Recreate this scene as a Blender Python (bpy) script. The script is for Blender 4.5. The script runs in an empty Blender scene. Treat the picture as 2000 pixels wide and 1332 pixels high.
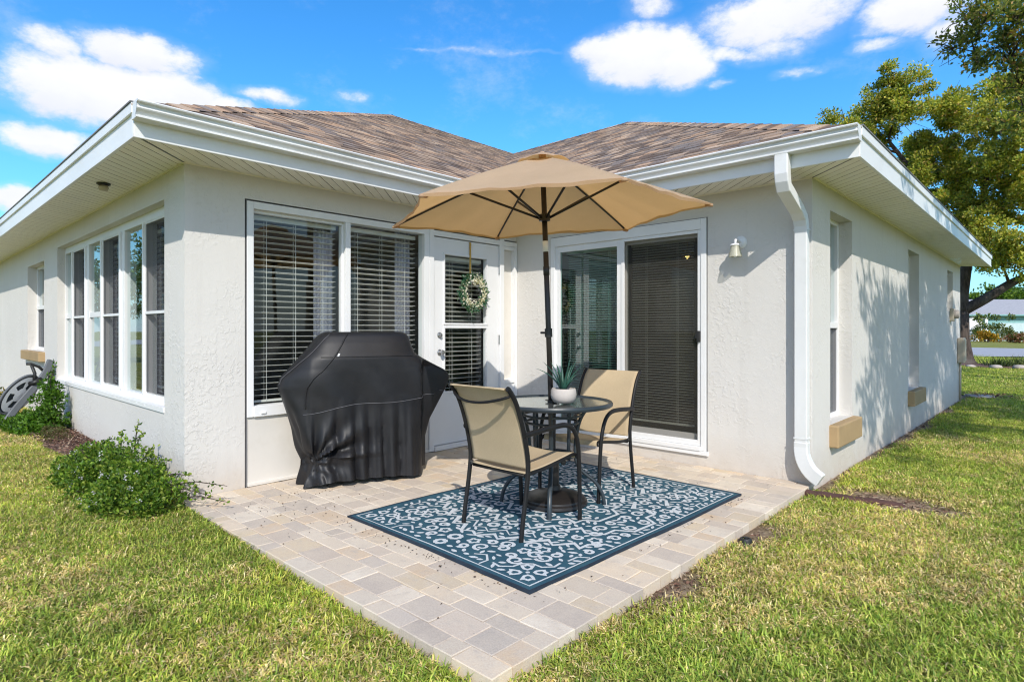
import bpy, bmesh, math, random
import numpy as np
from mathutils import Vector, Matrix
random.seed(7)
rng = np.random.default_rng(11)
scene = bpy.context.scene
COL = scene.collection
R = math.radians

# ------------------------------------------------------------------ dimensions (metres, patio surface = 0)
LB, LC, LD, H, E = 3.559, 3.194, 9.0145, 2.44, 0.412
CAM = (4.6699, -5.0843, 1.2277)
FW = np.array([-0.68233, 0.73104, 0.0]); RT = np.array([0.73104, 0.68233, 0.0])
SUN = Vector((0.893, -0.806, 1.0)).normalized()

def gz(x, y):
    """height of the lawn"""
    s = np.clip((3.0 - np.asarray(x, float)) / 6.0, 0, 1)
    q = np.clip((np.asarray(y, float) - 1.0) / 8.0, 0, 1) * np.clip(np.asarray(x, float) / 3.0, 0, 1)
    return -0.056 + 0.120 * (3 * s * s - 2 * s ** 3) - 0.055 * q

# ------------------------------------------------------------------ node helpers
class NT:
    def __init__(s, name):
        s.m = bpy.data.materials.new(name); s.m.use_nodes = True
        s.t = s.m.node_tree; s.t.nodes.clear()
        s.out = s.t.nodes.new('ShaderNodeOutputMaterial')
    def n(s, typ, **kw):
        nd = s.t.nodes.new(typ)
        for k, v in kw.items():
            if k.startswith('i_'):
                key = k[2:].replace('_', ' ')
                nd.inputs[key].default_value = v
            else:
                setattr(nd, k, v)
        return nd
    def l(s, a, b): s.t.links.new(a, b)
    def math(s, op, a, b=None, c=None, clamp=False):
        nd = s.n('ShaderNodeMath', operation=op, use_clamp=clamp)
        for i, v in enumerate((a, b, c)):
            if v is None: continue
            if isinstance(v, (int, float)): nd.inputs[i].default_value = v
            else: s.l(v, nd.inputs[i])
        return nd.outputs[0]
    def mix(s, fac, a, b, blend='MIX'):
        nd = s.n('ShaderNodeMix', data_type='RGBA', blend_type=blend)
        for i, v in ((0, fac), (6, a), (7, b)):
            if isinstance(v, (int, float)): nd.inputs[i].default_value = v
            elif isinstance(v, tuple): nd.inputs[i].default_value = v if len(v) == 4 else v + (1,)
            else: s.l(v, nd.inputs[i])
        return nd.outputs[2]
    def noise(s, scale, detail=4, rough=0.55, vec=None, dim='3D', dist=0.0):
        nd = s.n('ShaderNodeTexNoise', noise_dimensions=dim)
        nd.inputs['Scale'].default_value = scale; nd.inputs['Detail'].default_value = detail
        nd.inputs['Roughness'].default_value = rough; nd.inputs['Distortion'].default_value = dist
        if vec is not None: s.l(vec, nd.inputs['Vector'])
        return nd.outputs[0]
    def ramp(s, fac, stops, interp='LINEAR'):
        nd = s.n('ShaderNodeValToRGB'); cr = nd.color_ramp; cr.interpolation = interp
        while len(cr.elements) < len(stops): cr.elements.new(0.5)
        for el, (p, c) in zip(cr.elements, stops):
            el.position = p
            el.color = c if len(c) == 4 else tuple(c) + (1,)
        s.l(fac, nd.inputs[0]); return nd.outputs[0]
    def obj(s): return s.n('ShaderNodeTexCoord').outputs['Object']
    def uv(s): return s.n('ShaderNodeTexCoord').outputs['UV']
    def bump(s, h, strength=0.5, dist=0.01, normal=None):
        nd = s.n('ShaderNodeBump'); nd.inputs['Strength'].default_value = strength
        nd.inputs['Distance'].default_value = dist; s.l(h, nd.inputs['Height'])
        if normal is not None: s.l(normal, nd.inputs['Normal'])
        return nd.outputs[0]
    def pbr(s, color, rough=0.6, normal=None, metal=0.0, spec=0.5, **kw):
        p = s.n('ShaderNodeBsdfPrincipled')
        if isinstance(color, tuple): p.inputs['Base Color'].default_value = color if len(color) == 4 else color + (1,)
        else: s.l(color, p.inputs['Base Color'])
        if isinstance(rough, (int, float)): p.inputs['Roughness'].default_value = rough
        else: s.l(rough, p.inputs['Roughness'])
        p.inputs['Metallic'].default_value = metal
        p.inputs['Specular IOR Level'].default_value = spec
        if normal is not None: s.l(normal, p.inputs['Normal'])
        return p.outputs[0]
    def done(s, sh):
        s.l(sh, s.out.inputs[0]); return s.m

def paint(name, col, rough=0.5, var=0.08, bump=0.15, scale=18, metal=0.0, spec=0.5, dirt=None):
    t = NT(name); o = t.obj()
    n1 = t.noise(scale * 0.15, 5, 0.6, o); n2 = t.noise(scale * 3, 4, 0.6, o)
    dark = tuple(c * (1 - var * 2) for c in col); lite = tuple(min(1, c * (1 + var)) for c in col)
    c = t.ramp(n1, [(0.3, dark), (0.7, lite)])
    if dirt:
        m = t.ramp(t.noise(1.3, 8, 0.7, o), [(0.55, (0, 0, 0)), (0.75, (1, 1, 1))])
        c = t.mix(t.math('MULTIPLY', m, 0.35), c, dirt)
    r = t.math('MULTIPLY_ADD', n2, 0.2, rough - 0.1)
    return t.done(t.pbr(c, r, t.bump(n2, bump, 0.002), metal, spec))

MAT = {}
def build_materials():
    # --- stucco
    t = NT('stucco'); o = t.obj()
    big = t.noise(0.7, 5, 0.6, o); fine = t.noise(95, 5, 0.65, o)
    kn = t.noise(24, 5, 0.6, o, dist=0.5)
    patch = t.noise(1.9, 4, 0.6, o)
    island = t.ramp(kn, [(0.50, (0, 0, 0)), (0.58, (1, 1, 1))])
    pm = t.ramp(patch, [(0.44, (0.1, 0.1, 0.1)), (0.72, (1, 1, 1))])
    hgt = t.math('ADD', t.math('MULTIPLY', island, t.math('MULTIPLY', pm, 1.0)), t.math('MULTIPLY', fine, 0.38))
    c = t.ramp(big, [(0.25, (0.62, 0.595, 0.56)), (0.75, (0.70, 0.675, 0.64))])
    # light soil splash near the ground
    sx = t.n('ShaderNodeSeparateXYZ'); t.l(o, sx.inputs[0])
    low = t.math('SUBTRACT', 1.0, t.math('DIVIDE', t.math('ADD', sx.outputs[2], 0.1), 0.42), clamp=True)
    low = t.math('MULTIPLY', low, t.math('MULTIPLY', t.noise(6, 6, 0.7, o), 1.3))
    c = t.mix(low, c, (0.50, 0.42, 0.34))
    stv = t.n('ShaderNodeMapping'); stv.inputs['Scale'].default_value = (7, 7, 0.5); t.l(o, stv.inputs[0])
    streak = t.ramp(t.noise(1.0, 5, 0.65, stv.outputs[0]), [(0.56, (0, 0, 0)), (0.8, (1, 1, 1))])
    c = t.mix(t.math('MULTIPLY', streak, 0.24), c, (0.45, 0.42, 0.38))
    MAT['stucco'] = t.done(t.pbr(c, 0.85, t.bump(hgt, 0.5, 0.0055), spec=0.25))
    MAT['panel_paint'] = paint('panel_paint', (0.70, 0.665, 0.61), 0.6, 0.04, 0.25, 12, dirt=(0.5, 0.45, 0.38))
    MAT['trim'] = paint('white_trim', (0.80, 0.80, 0.80), 0.42, 0.03, 0.12, 10)
    MAT['fascia'] = paint('white_aluminium', (0.80, 0.80, 0.79), 0.4, 0.03, 0.2, 6, dirt=(0.55, 0.53, 0.5))
    MAT['gutter'] = paint('gutter_enamel', (0.77, 0.775, 0.77), 0.38, 0.05, 0.25, 5, dirt=(0.42, 0.39, 0.33))
    MAT['soffit'] = paint('soffit_vinyl', (0.90, 0.855, 0.75), 0.5, 0.03, 0.15, 8, dirt=(0.66, 0.58, 0.44))
    MAT['groove'] = paint('soffit_groove_shade', (0.42, 0.38, 0.31), 0.7, 0.05)  # groove shade put into the colour, darker than the panels
    MAT['gap'] = paint('caulk_shadow_gap', (0.2, 0.2, 0.205), 0.8, 0.1)
    MAT['sill_tan'] = paint('tan_sill_paint', (0.40, 0.275, 0.14), 0.7, 0.08, 0.4, 14)
    MAT['blind'] = paint('blind_slat', (0.80, 0.78, 0.73), 0.5, 0.03, 0.0)
    MAT['room'] = paint('room_paint', (0.30, 0.265, 0.23), 0.8, 0.05)
    MAT['room_floor'] = paint('room_floor_tile', (0.16, 0.12, 0.09), 0.5, 0.1)
    MAT['black'] = paint('black_powder_coat', (0.012, 0.0115, 0.012), 0.5, 0.15, 0.35, 40, spec=0.3)
    MAT['slate'] = paint('slate_enamel', (0.028, 0.038, 0.046), 0.38, 0.1, 0.2, 30)
    MAT['pole'] = paint('bronze_pole', (0.017, 0.014, 0.013), 0.4, 0.15, 0.2, 30)
    MAT['steel'] = paint('satin_nickel', (0.5, 0.5, 0.5), 0.3, 0.05, 0.1, 30, metal=0.9)
    MAT['plastic_black'] = paint('black_plastic', (0.02, 0.02, 0.02), 0.5, 0.1)
    MAT['sticker'] = paint('white_sticker', (0.75, 0.77, 0.8), 0.5, 0.02)
    MAT['brass'] = paint('warm_brass', (0.75, 0.5, 0.15), 0.25, 0.05, metal=0.9)
    MAT['meter'] = paint('beige_metal_box', (0.50, 0.42, 0.31), 0.5, 0.06)
    MAT['timber'] = paint('red_brown_timber', (0.10, 0.045, 0.035), 0.85, 0.25, 0.8, 22)
    # --- translucent curtain
    t = NT('sheer_curtain'); a = t.n('ShaderNodeBsdfDiffuse'); a.inputs[0].default_value = (0.72, 0.71, 0.80, 1)
    b = t.n('ShaderNodeBsdfTranslucent'); b.inputs[0].default_value = (0.6, 0.6, 0.7, 1)
    mx = t.n('ShaderNodeMixShader'); mx.inputs[0].default_value = 0.3; t.l(a.outputs[0], mx.inputs[1]); t.l(b.outputs[0], mx.inputs[2])
    MAT['curtain'] = t.done(mx.outputs[0])
    # --- glass
    def glass(name, tint, base, scale, wav=0.02):
        t = NT(name); tr = t.n('ShaderNodeBsdfTransparent'); tr.inputs[0].default_value = tint + (1,)
        gl = t.n('ShaderNodeBsdfGlossy'); gl.inputs['Roughness'].default_value = 0.0; gl.inputs[0].default_value = (0.92, 0.97, 0.96, 1)
        bn = t.bump(t.noise(2.2, 1, 0.5, t.obj()), wav, 0.02); t.l(bn, gl.inputs['Normal'])
        lw = t.n('ShaderNodeLayerWeight'); lw.inputs[0].default_value = 0.5
        f = t.math('MULTIPLY_ADD', t.math('POWER', lw.outputs['Facing'], 3.0), scale, base, clamp=True)
        mx = t.n('ShaderNodeMixShader'); t.l(f, mx.inputs[0]); t.l(tr.outputs[0], mx.inputs[1]); t.l(gl.outputs[0], mx.inputs[2])
        return t.done(mx.outputs[0])
    MAT['glass'] = glass('window_glass', (0.88, 0.92, 0.92), 0.05, 0.5)
    MAT['glass_teal'] = glass('teal_door_glass', (0.42, 0.66, 0.62), 0.17, 0.6)
    MAT['glass_dim'] = glass('door_glass_behind_screen', (0.70, 0.74, 0.72), 0.05, 0.4)
    MAT['glass_reflect'] = glass('reflective_window_glass', (0.85, 0.92, 0.92), 0.10, 0.75, 0.04)
    # --- insect screen
    t = NT('insect_screen_mesh'); tr = t.n('ShaderNodeBsdfTransparent'); tr.inputs[0].default_value = (0.8, 0.8, 0.8, 1)
    df = t.n('ShaderNodeBsdfDiffuse'); df.inputs[0].default_value = (0.085, 0.085, 0.10, 1)
    mx = t.n('ShaderNodeMixShader'); mx.inputs[0].default_value = 0.42; t.l(tr.outputs[0], mx.inputs[1]); t.l(df.outputs[0], mx.inputs[2])
    MAT['screen'] = t.done(mx.outputs[0])
    t = NT('door_screen_mesh'); tr = t.n('ShaderNodeBsdfTransparent'); tr.inputs[0].default_value = (0.9, 0.88, 0.85, 1)
    df = t.n('ShaderNodeBsdfDiffuse'); df.inputs[0].default_value = (0.075, 0.073, 0.066, 1)
    mx = t.n('ShaderNodeMixShader'); mx.inputs[0].default_value = 0.36; t.l(tr.outputs[0], mx.inputs[1]); t.l(df.outputs[0], mx.inputs[2])
    MAT['door_screen'] = t.done(mx.outputs[0])
    # --- shingles (uv in metres)
    t = NT('asphalt_shingle'); uv = t.uv(); sp = t.n('ShaderNodeSeparateXYZ'); t.l(uv, sp.inputs[0])
    row = t.math('FLOOR', t.math('DIVIDE', sp.outputs[1], 0.14))
    wn = t.n('ShaderNodeTexWhiteNoise', noise_dimensions='1D'); t.l(row, wn.inputs['W'])
    def cells(wid, off):
        uu = t.math('ADD', t.math('DIVIDE', sp.outputs[0], wid), t.math('MULTIPLY', wn.outputs[0], 7.3 + off))
        cb = t.n('ShaderNodeCombineXYZ'); t.l(t.math('FLOOR', uu), cb.inputs[0]); t.l(row, cb.inputs[1]); cb.inputs[2].default_value = off
        w2 = t.n('ShaderNodeTexWhiteNoise', noise_dimensions='3D'); t.l(cb.outputs[0], w2.inputs['Vector'])
        return w2.outputs[0], t.math('FRACT', uu)
    r1, fr = cells(0.17, 1.0); r2, fr2 = cells(0.083, 5.0)
    c = t.ramp(r1, [(0.0, (0.12, 0.088, 0.07)), (0.2, (0.30, 0.22, 0.16)), (0.42, (0.43, 0.285, 0.185)), (0.55, (0.19, 0.16, 0.145)), (0.7, (0.35, 0.26, 0.19)), (0.85, (0.50, 0.38, 0.275)), (0.95, (0.17, 0.155, 0.152))], 'CONSTANT')
    c = t.mix(0.22, c, t.ramp(r2, [(0, (0.13, 0.095, 0.075)), (1, (0.40, 0.30, 0.22))]))
    o = t.obj(); gr = t.noise(160, 3, 0.7, o)
    c = t.mix(0.55, c, t.ramp(gr, [(0.3, (0.3, 0.3, 0.3)), (0.7, (0.9, 0.9, 0.9))]), 'OVERLAY')
    st = t.noise(1.5, 6, 0.7, o)
    c = t.mix(0.4, c, t.ramp(st, [(0.38, (0.34, 0.35, 0.38)), (0.62, (0.70, 0.63, 0.58))]), 'OVERLAY')
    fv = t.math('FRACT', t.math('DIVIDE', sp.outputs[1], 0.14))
    butt_shade = t.math('SUBTRACT', 1.0, t.math('DIVIDE', fv, 0.22), clamp=True)  # course shadow painted in as a dark band at the butt edge
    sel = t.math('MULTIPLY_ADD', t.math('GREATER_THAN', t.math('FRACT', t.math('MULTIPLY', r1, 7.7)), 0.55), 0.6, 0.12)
    c = t.mix(t.math('MULTIPLY', butt_shade, sel), c, (0.05, 0.042, 0.036))
    edge = t.math('LESS_THAN', fr, 0.035)
    c = t.mix(t.math('MULTIPLY', edge, 0.7), c, (0.03, 0.025, 0.02))
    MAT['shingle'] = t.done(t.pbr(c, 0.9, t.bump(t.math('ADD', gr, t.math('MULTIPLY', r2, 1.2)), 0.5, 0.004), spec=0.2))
    # --- pavers (per-paver colour attribute)
    t = NT('paver_concrete'); o = t.obj(); at = t.n('ShaderNodeAttribute', attribute_name='col')
    cl = t.noise(7, 7, 0.68, o); fi = t.noise(140, 3, 0.7, o)
    c = t.mix(t.ramp(cl, [(0.36, (0, 0, 0)), (0.68, (0.85, 0.85, 0.85))]), at.outputs[0], (0.58, 0.495, 0.40))
    bl = t.noise(16, 4, 0.6, o)
    c = t.mix(t.ramp(bl, [(0.56, (0, 0, 0)), (0.72, (0.65, 0.65, 0.65))]), c, (0.48, 0.42, 0.355))
    c = t.mix(0.45, c, t.ramp(fi, [(0.3, (0.35, 0.35, 0.35)), (0.7, (0.65, 0.65, 0.65))]), 'OVERLAY')
    MAT['paver'] = t.done(t.pbr(c, 0.85, t.bump(t.math('ADD', fi, t.math('MULTIPLY', cl, 0.8)), 0.35, 0.003), spec=0.25))
    MAT['sand'] = paint('joint_sand', (0.30, 0.25, 0.19), 0.95, 0.2, 0.5, 60)
    # --- rug
    t = NT('rug_navy'); o = t.obj(); w = t.n('ShaderNodeTexWave', wave_type='BANDS', bands_direction='Y')
    w.inputs['Scale'].default_value = 90; w.inputs['Distortion'].default_value = 0.4; t.l(o, w.inputs['Vector'])
    nz = t.noise(5, 6, 0.65, o); n2 = t.noise(210, 2, 0.6, o)
    c = t.ramp(nz, [(0.3, (0.030, 0.090, 0.132)), (0.55, (0.042, 0.120, 0.164)), (0.75, (0.06, 0.15, 0.18))])
    c = t.mix(t.math('MULTIPLY', n2, 0.35), c, (0.012, 0.03, 0.05))
    MAT['rug'] = t.done(t.pbr(c, 0.9, t.bump(t.math('ADD', w.outputs[1], n2), 0.5, 0.003), spec=0.2))
    t = NT('rug_ivory'); o = t.obj(); n2 = t.noise(190, 2, 0.6, o); w = t.n('ShaderNodeTexWave', wave_type='BANDS', bands_direction='Y')
    w.inputs['Scale'].default_value = 90; t.l(o, w.inputs['Vector'])
    c = t.ramp(n2, [(0.3, (0.48, 0.53, 0.56)), (0.65, (0.72, 0.74, 0.75))])
    MAT['rug_ivory'] = t.done(t.pbr(c, 0.9, t.bump(t.math('ADD', w.outputs[1], n2), 0.5, 0.003), spec=0.2))
    MAT['rug_edge'] = paint('rug_edge', (0.014, 0.028, 0.048), 0.9, 0.2, 0.5, 60)
    # --- fabrics
    def fabric(name, col, trans, tcol, sc=420, bumps=0.3):
        t = NT(name); o = t.obj(); nz = t.noise(3.5, 6, 0.65, o); w1 = t.noise(sc, 2, 0.6, o)
        c = t.ramp(nz, [(0.3, tuple(x * 0.86 for x in col)), (0.7, col)])
        c = t.mix(0.35, c, t.ramp(w1, [(0.3, (0.35, 0.35, 0.35)), (0.7, (0.65, 0.65, 0.65))]), 'OVERLAY')
        p = t.pbr(c, 0.85, t.bump(w1, bumps, 0.002), spec=0.2)
        if trans <= 0: return t.done(p)
        tl = t.n('ShaderNodeBsdfTranslucent'); tl.inputs[0].default_value = tcol + (1,)
        mx = t.n('ShaderNodeMixShader'); mx.inputs[0].default_value = trans; t.l(p, mx.inputs[1]); t.l(tl.outputs[0], mx.inputs[2])
        return t.done(mx.outputs[0])
    MAT['sling'] = fabric('beige_sling', (0.62, 0.495, 0.325), 0.22, (0.6, 0.47, 0.28), 260)
    MAT['canopy'] = fabric('tan_canopy', (0.64, 0.485, 0.33), 0.42, (0.82, 0.46, 0.16), 300, 0.12)
    # --- grill cover
    t = NT('black_cover_fabric'); o = t.obj(); nz = t.noise(6, 6, 0.6, o); w1 = t.noise(330, 2, 0.6, o)
    c = t.ramp(nz, [(0.3, (0.006, 0.006, 0.0075)), (0.7, (0.013, 0.013, 0.0155))])
    MAT['cover'] = t.done(t.pbr(c, t.math('MULTIPLY_ADD', nz, 0.2, 0.40), t.bump(t.math('ADD', t.math('MULTIPLY', w1, .35), nz), 0.28, 0.006), spec=0.45))
    MAT['stitch'] = paint('grey_stitch', (0.10, 0.10, 0.11), 0.7, 0.1)
    # --- foliage
    def leaf(name, tr=0.35, rough=0.5, tint=(1.25, 1.25, 0.55)):
        t = NT(name); at = t.n('ShaderNodeAttribute', attribute_name='col')
        p = t.pbr(at.outputs[0], rough, spec=0.35)
        tl = t.n('ShaderNodeBsdfTranslucent'); t.l(t.mix(1.0, at.outputs[0], tint, 'MULTIPLY'), tl.inputs[0])
        mx = t.n('ShaderNodeMixShader'); mx.inputs[0].default_value = tr; t.l(p, mx.inputs[1]); t.l(tl.outputs[0], mx.inputs[2])
        return t.done(mx.outputs[0])
    MAT['leaf'] = leaf('leaf'); MAT['grass'] = leaf('grass_blade', 0.35, 0.55)
    MAT['petal'] = paint('white_petal', (0.72, 0.70, 0.76), 0.6, 0.05)
    t = NT('bark'); o = t.obj(); mp = t.n('ShaderNodeMapping'); mp.inputs['Scale'].default_value = (9, 9, 1.6); t.l(o, mp.inputs[0])
    nb = t.noise(2.0, 7, 0.7, mp.outputs[0]); n2 = t.noise(0.9, 4, .6, o)
    c = t.ramp(nb, [(0.32, (0.03, 0.024, 0.02)), (0.7, (0.13, 0.10, 0.085))])
    c = t.mix(t.ramp(n2, [(0.5, (0, 0, 0)), (0.7, (0.5, 0.5, 0.5))]), c, (0.17, 0.16, 0.15))
    MAT['bark'] = t.done(t.pbr(c, 0.9, t.bump(nb, 0.9, 0.03), spec=0.2))
    # --- ground
    t = NT('lawn_soil'); o = t.obj()
    a = t.noise(0.55, 6, 0.65, o); b = t.noise(11, 6, 0.7, o); d = t.noise(90, 4, 0.7, o)
    c = t.ramp(a, [(0.3, (0.26, 0.31, 0.055)), (0.5, (0.36, 0.36, 0.09)), (0.68, (0.46, 0.39, 0.17))])
    c = t.mix(t.ramp(b, [(0.4, (0, 0, 0)), (0.7, (0.7, 0.7, 0.7))]), c, (0.17, 0.20, 0.035))
    c = t.mix(t.ramp(d, [(0.42, (0, 0, 0)), (0.65, (0.8, 0.8, 0.8))]), c, (0.055, 0.055, 0.02))
    at = t.n('ShaderNodeAttribute', attribute_name='dirt')
    dcol = t.ramp(t.noise(40, 5, 0.7, o), [(0.3, (0.20, 0.14, 0.095)), (0.7, (0.48, 0.36, 0.26))])
    c = t.mix(at.outputs['Fac'], c, dcol)
    MAT['ground'] = t.done(t.pbr(c, 0.95, t.bump(t.math('ADD', d, b), 0.8, 0.03), spec=0.1))
    MAT['mulch'] = paint('mulch', (0.15, 0.085, 0.062), 0.95, 0.35, 1.0, 40)
    MAT['chip'] = leaf('mulch_chip', 0.0, 0.9)
    MAT['road'] = paint('pale_asphalt', (0.36, 0.36, 0.38), 0.9, 0.05, 0.4, 20)
    MAT['teal_wall'] = paint('teal_house_wall', (0.22, 0.42, 0.42), 0.8, 0.05)
    MAT['teal_light'] = paint('pale_teal_door', (0.50, 0.62, 0.64), 0.7, 0.05)
    MAT['grey_roof'] = paint('grey_shingle_roof', (0.34, 0.34, 0.36), 0.9, 0.08, 0.3, 30)
    MAT['concrete'] = paint('planter_concrete', (0.52, 0.475, 0.44), 0.85, 0.08, 0.5, 40)
    MAT['soil'] = paint('potting_soil', (0.05, 0.035, 0.025), 0.95, 0.2, 0.8, 60)
    MAT['succulent'] = paint('succulent_leaf', (0.035, 0.115, 0.085), 0.45, 0.25, 0.2, 30)
    MAT['cart_grey'] = paint('grey_cart_plastic', (0.13, 0.14, 0.155), 0.5, 0.08)
    MAT['cart_white'] = paint('white_cart_wheel', (0.66, 0.68, 0.72), 0.5, 0.05)
    MAT['stone'] = paint('pale_stone', (0.42, 0.37, 0.33), 0.9, 0.15, 0.6, 30)
    # --- pebbled table glass
    t = NT('pebbled_table_glass'); o = t.obj(); v = t.noise(75, 2, 0.5, o)
    tr = t.n('ShaderNodeBsdfTransparent'); tr.inputs[0].default_value = (0.62, 0.66, 0.66, 1)
    gl = t.n('ShaderNodeBsdfGlossy'); gl.inputs['Roughness'].default_value = 0.07; gl.inputs[0].default_value = (0.9, 0.95, 0.95, 1)
    t.l(t.bump(v, 0.12, 0.004), gl.inputs['Normal'])
    df = t.n('ShaderNodeBsdfDiffuse'); df.inputs[0].default_value = (0.30, 0.32, 0.32, 1)
    m1 = t.n('ShaderNodeMixShader'); m1.inputs[0].default_value = 0.3; t.l(tr.outputs[0], m1.inputs[1]); t.l(df.outputs[0], m1.inputs[2])
    lw = t.n('ShaderNodeLayerWeight'); lw.inputs[0].default_value = 0.5
    f = t.math('MULTIPLY_ADD', t.math('POWER', lw.outputs['Facing'], 3.0), 0.75, 0.16, clamp=True)
    mx = t.n('ShaderNodeMixShader'); t.l(f, mx.inputs[0]); t.l(m1.outputs[0], mx.inputs[1]); t.l(gl.outputs[0], mx.inputs[2])
    MAT['table_glass'] = t.done(mx.outputs[0])
    t = NT('frosted_shade'); p = t.n('ShaderNodeBsdfTransparent'); p.inputs[0].default_value = (0.9, 0.88, 0.75, 1)
    d = t.pbr((0.62, 0.6, 0.48), 0.25); mx = t.n('ShaderNodeMixShader'); mx.inputs[0].default_value = 0.6; t.l(p.outputs[0], mx.inputs[1]); t.l(d, mx.inputs[2])
    MAT['shade'] = t.done(mx.outputs[0])
    # lit bulb of the pendant seen through the sliding door
    t = NT('lit_bulb'); e = t.n('ShaderNodeEmission'); e.inputs[0].default_value = (1.0, 0.72, 0.25, 1); e.inputs[1].default_value = 6.0
    MAT['bulb'] = t.done(e.outputs[0])
build_materials()

# ------------------------------------------------------------------ mesh helpers
class MB:
    def __init__(s): s.v = []; s.f = []; s.mi = []; s.uv = {}; s.cur = 0
    def poly(s, pts, uv=None):
        i = len(s.v); s.v += [tuple(p) for p in pts]; s.f.append(tuple(range(i, i + len(pts)))); s.mi.append(s.cur)
        if uv: s.uv[len(s.f) - 1] = uv
    def hexa(s, c):
        i = len(s.v); s.v += [tuple(p) for p in c]
        for q in ((0, 3, 2, 1), (4, 5, 6, 7), (0, 1, 5, 4), (1, 2, 6, 5), (2, 3, 7, 6), (3, 0, 4, 7)):
            s.f.append(tuple(i + k for k in q)); s.mi.append(s.cur)
    def box(s, x0, x1, y0, y1, z0, z1, mp=None):
        c = [(x0, y0, z0), (x1, y0, z0), (x1, y1, z0), (x0, y1, z0), (x0, y0, z1), (x1, y0, z1), (x1, y1, z1), (x0, y1, z1)]
        s.hexa([mp(*p) for p in c] if mp else c)
    def ring(s, rings, close=True, cap0=True, cap1=True):
        """rings: list of equal length point lists"""
        n = len(rings[0]); base = len(s.v)
        for r in rings: s.v += [tuple(p) for p in r]
        m = n if close else n - 1
        for k in range(len(rings) - 1):
            for j in range(m):
                a = base + k * n + j; b = base + k * n + (j + 1) % n
                s.f.append((a, b, b + n, a + n)); s.mi.append(s.cur)
        if close and cap0: s.f.append(tuple(base + j for j in range(n))[::-1]); s.mi.append(s.cur)
        if close and cap1: s.f.append(tuple(base + (len(rings) - 1) * n + j for j in range(n))); s.mi.append(s.cur)
    def tube(s, pts, rad, n=10, flat=None, up=None):
        P = [Vector(p) for p in pts]
        if isinstance(rad, (int, float)): rad = [rad] * len(P)
        rings = []; prev = None
        for i, p in enumerate(P):
            d = (P[min(i + 1, len(P) - 1)] - P[max(i - 1, 0)]).normalized()
            if prev is None:
                u = Vector(up) if up else (Vector((0, 0, 1)) if abs(d.z) < 0.9 else Vector((1, 0, 0)))
                prev = u
            u = (prev - d * prev.dot(d))
            if u.length < 1e-5: u = d.orthogonal()
            u.normalize(); w = d.cross(u); prev = u
            ra = rad[i]; rb = ra * flat if flat else ra
            rings.append([p + u * (ra * math.cos(2 * math.pi * k / n)) + w * (rb * math.sin(2 * math.pi * k / n)) for k in range(n)])
        s.ring(rings)
    def rect_tube(s, pts, side, w, d):
        """rectangular section: width w along the fixed vector side, thickness d across"""
        P = [Vector(p) for p in pts]; sd = Vector(side).normalized(); rings = []
        for i, p in enumerate(P):
            dr = (P[min(i + 1, len(P) - 1)] - P[max(i - 1, 0)]).normalized(); q = dr.cross(sd).normalized()
            if 0 < i < len(P) - 1:
                a = (P[i] - P[i - 1]).normalized(); b = (P[i + 1] - P[i]).normalized()
                k = 1 / max(0.5, math.sqrt((1 + a.dot(b)) / 2))
            else: k = 1
            rings.append([p + sd * w / 2 + q * d / 2 * k, p - sd * w / 2 + q * d / 2 * k, p - sd * w / 2 - q * d / 2 * k, p + sd * w / 2 - q * d / 2 * k])
        s.ring(rings)
    def lathe(s, prof, c=(0, 0, 0), n=32, cap0=True, cap1=True, M=None):
        rings = [[Vector((r * math.cos(2 * math.pi * k / n), r * math.sin(2 * math.pi * k / n), z)) for k in range(n)] for r, z in prof]
        if M is not None: rings = [[M @ p for p in r] for r in rings]
        rings = [[p + Vector(c) for p in r] for r in rings]
        s.ring(rings, True, cap0, cap1)
    def build(s, name, mats, parent=None, smooth=False, recalc=True, bevel=0, auto=None):
        me = bpy.data.meshes.new(name); me.from_pydata(s.v, [], s.f)
        mats = mats if isinstance(mats, (list, tuple)) else [mats]
        for m in mats: me.materials.append(MAT[m])
        if len(mats) > 1: me.polygons.foreach_set('material_index', s.mi)
        if s.uv:
            lay = me.uv_layers.new(name='UVMap')
            for fi, uvs in s.uv.items():
                p = me.polygons[fi]
                for k, li in enumerate(p.loop_indices): lay.data[li].uv = uvs[k]
        if recalc:
            bm = bmesh.new(); bm.from_mesh(me); bmesh.ops.recalc_face_normals(bm, faces=bm.faces); bm.to_mesh(me); bm.free()
        if smooth:
            me.polygons.foreach_set('use_smooth', [True] * len(me.polygons))
            if auto: me.set_sharp_from_angle(angle=R(auto))
        o = bpy.data.objects.new(name, me); COL.objects.link(o)
        if parent: o.parent = parent
        if bevel:
            b = o.modifiers.new('bevel', 'BEVEL'); b.width = bevel; b.segments = 2; b.limit_method = 'ANGLE'; b.angle_limit = R(50)
        return o

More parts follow.
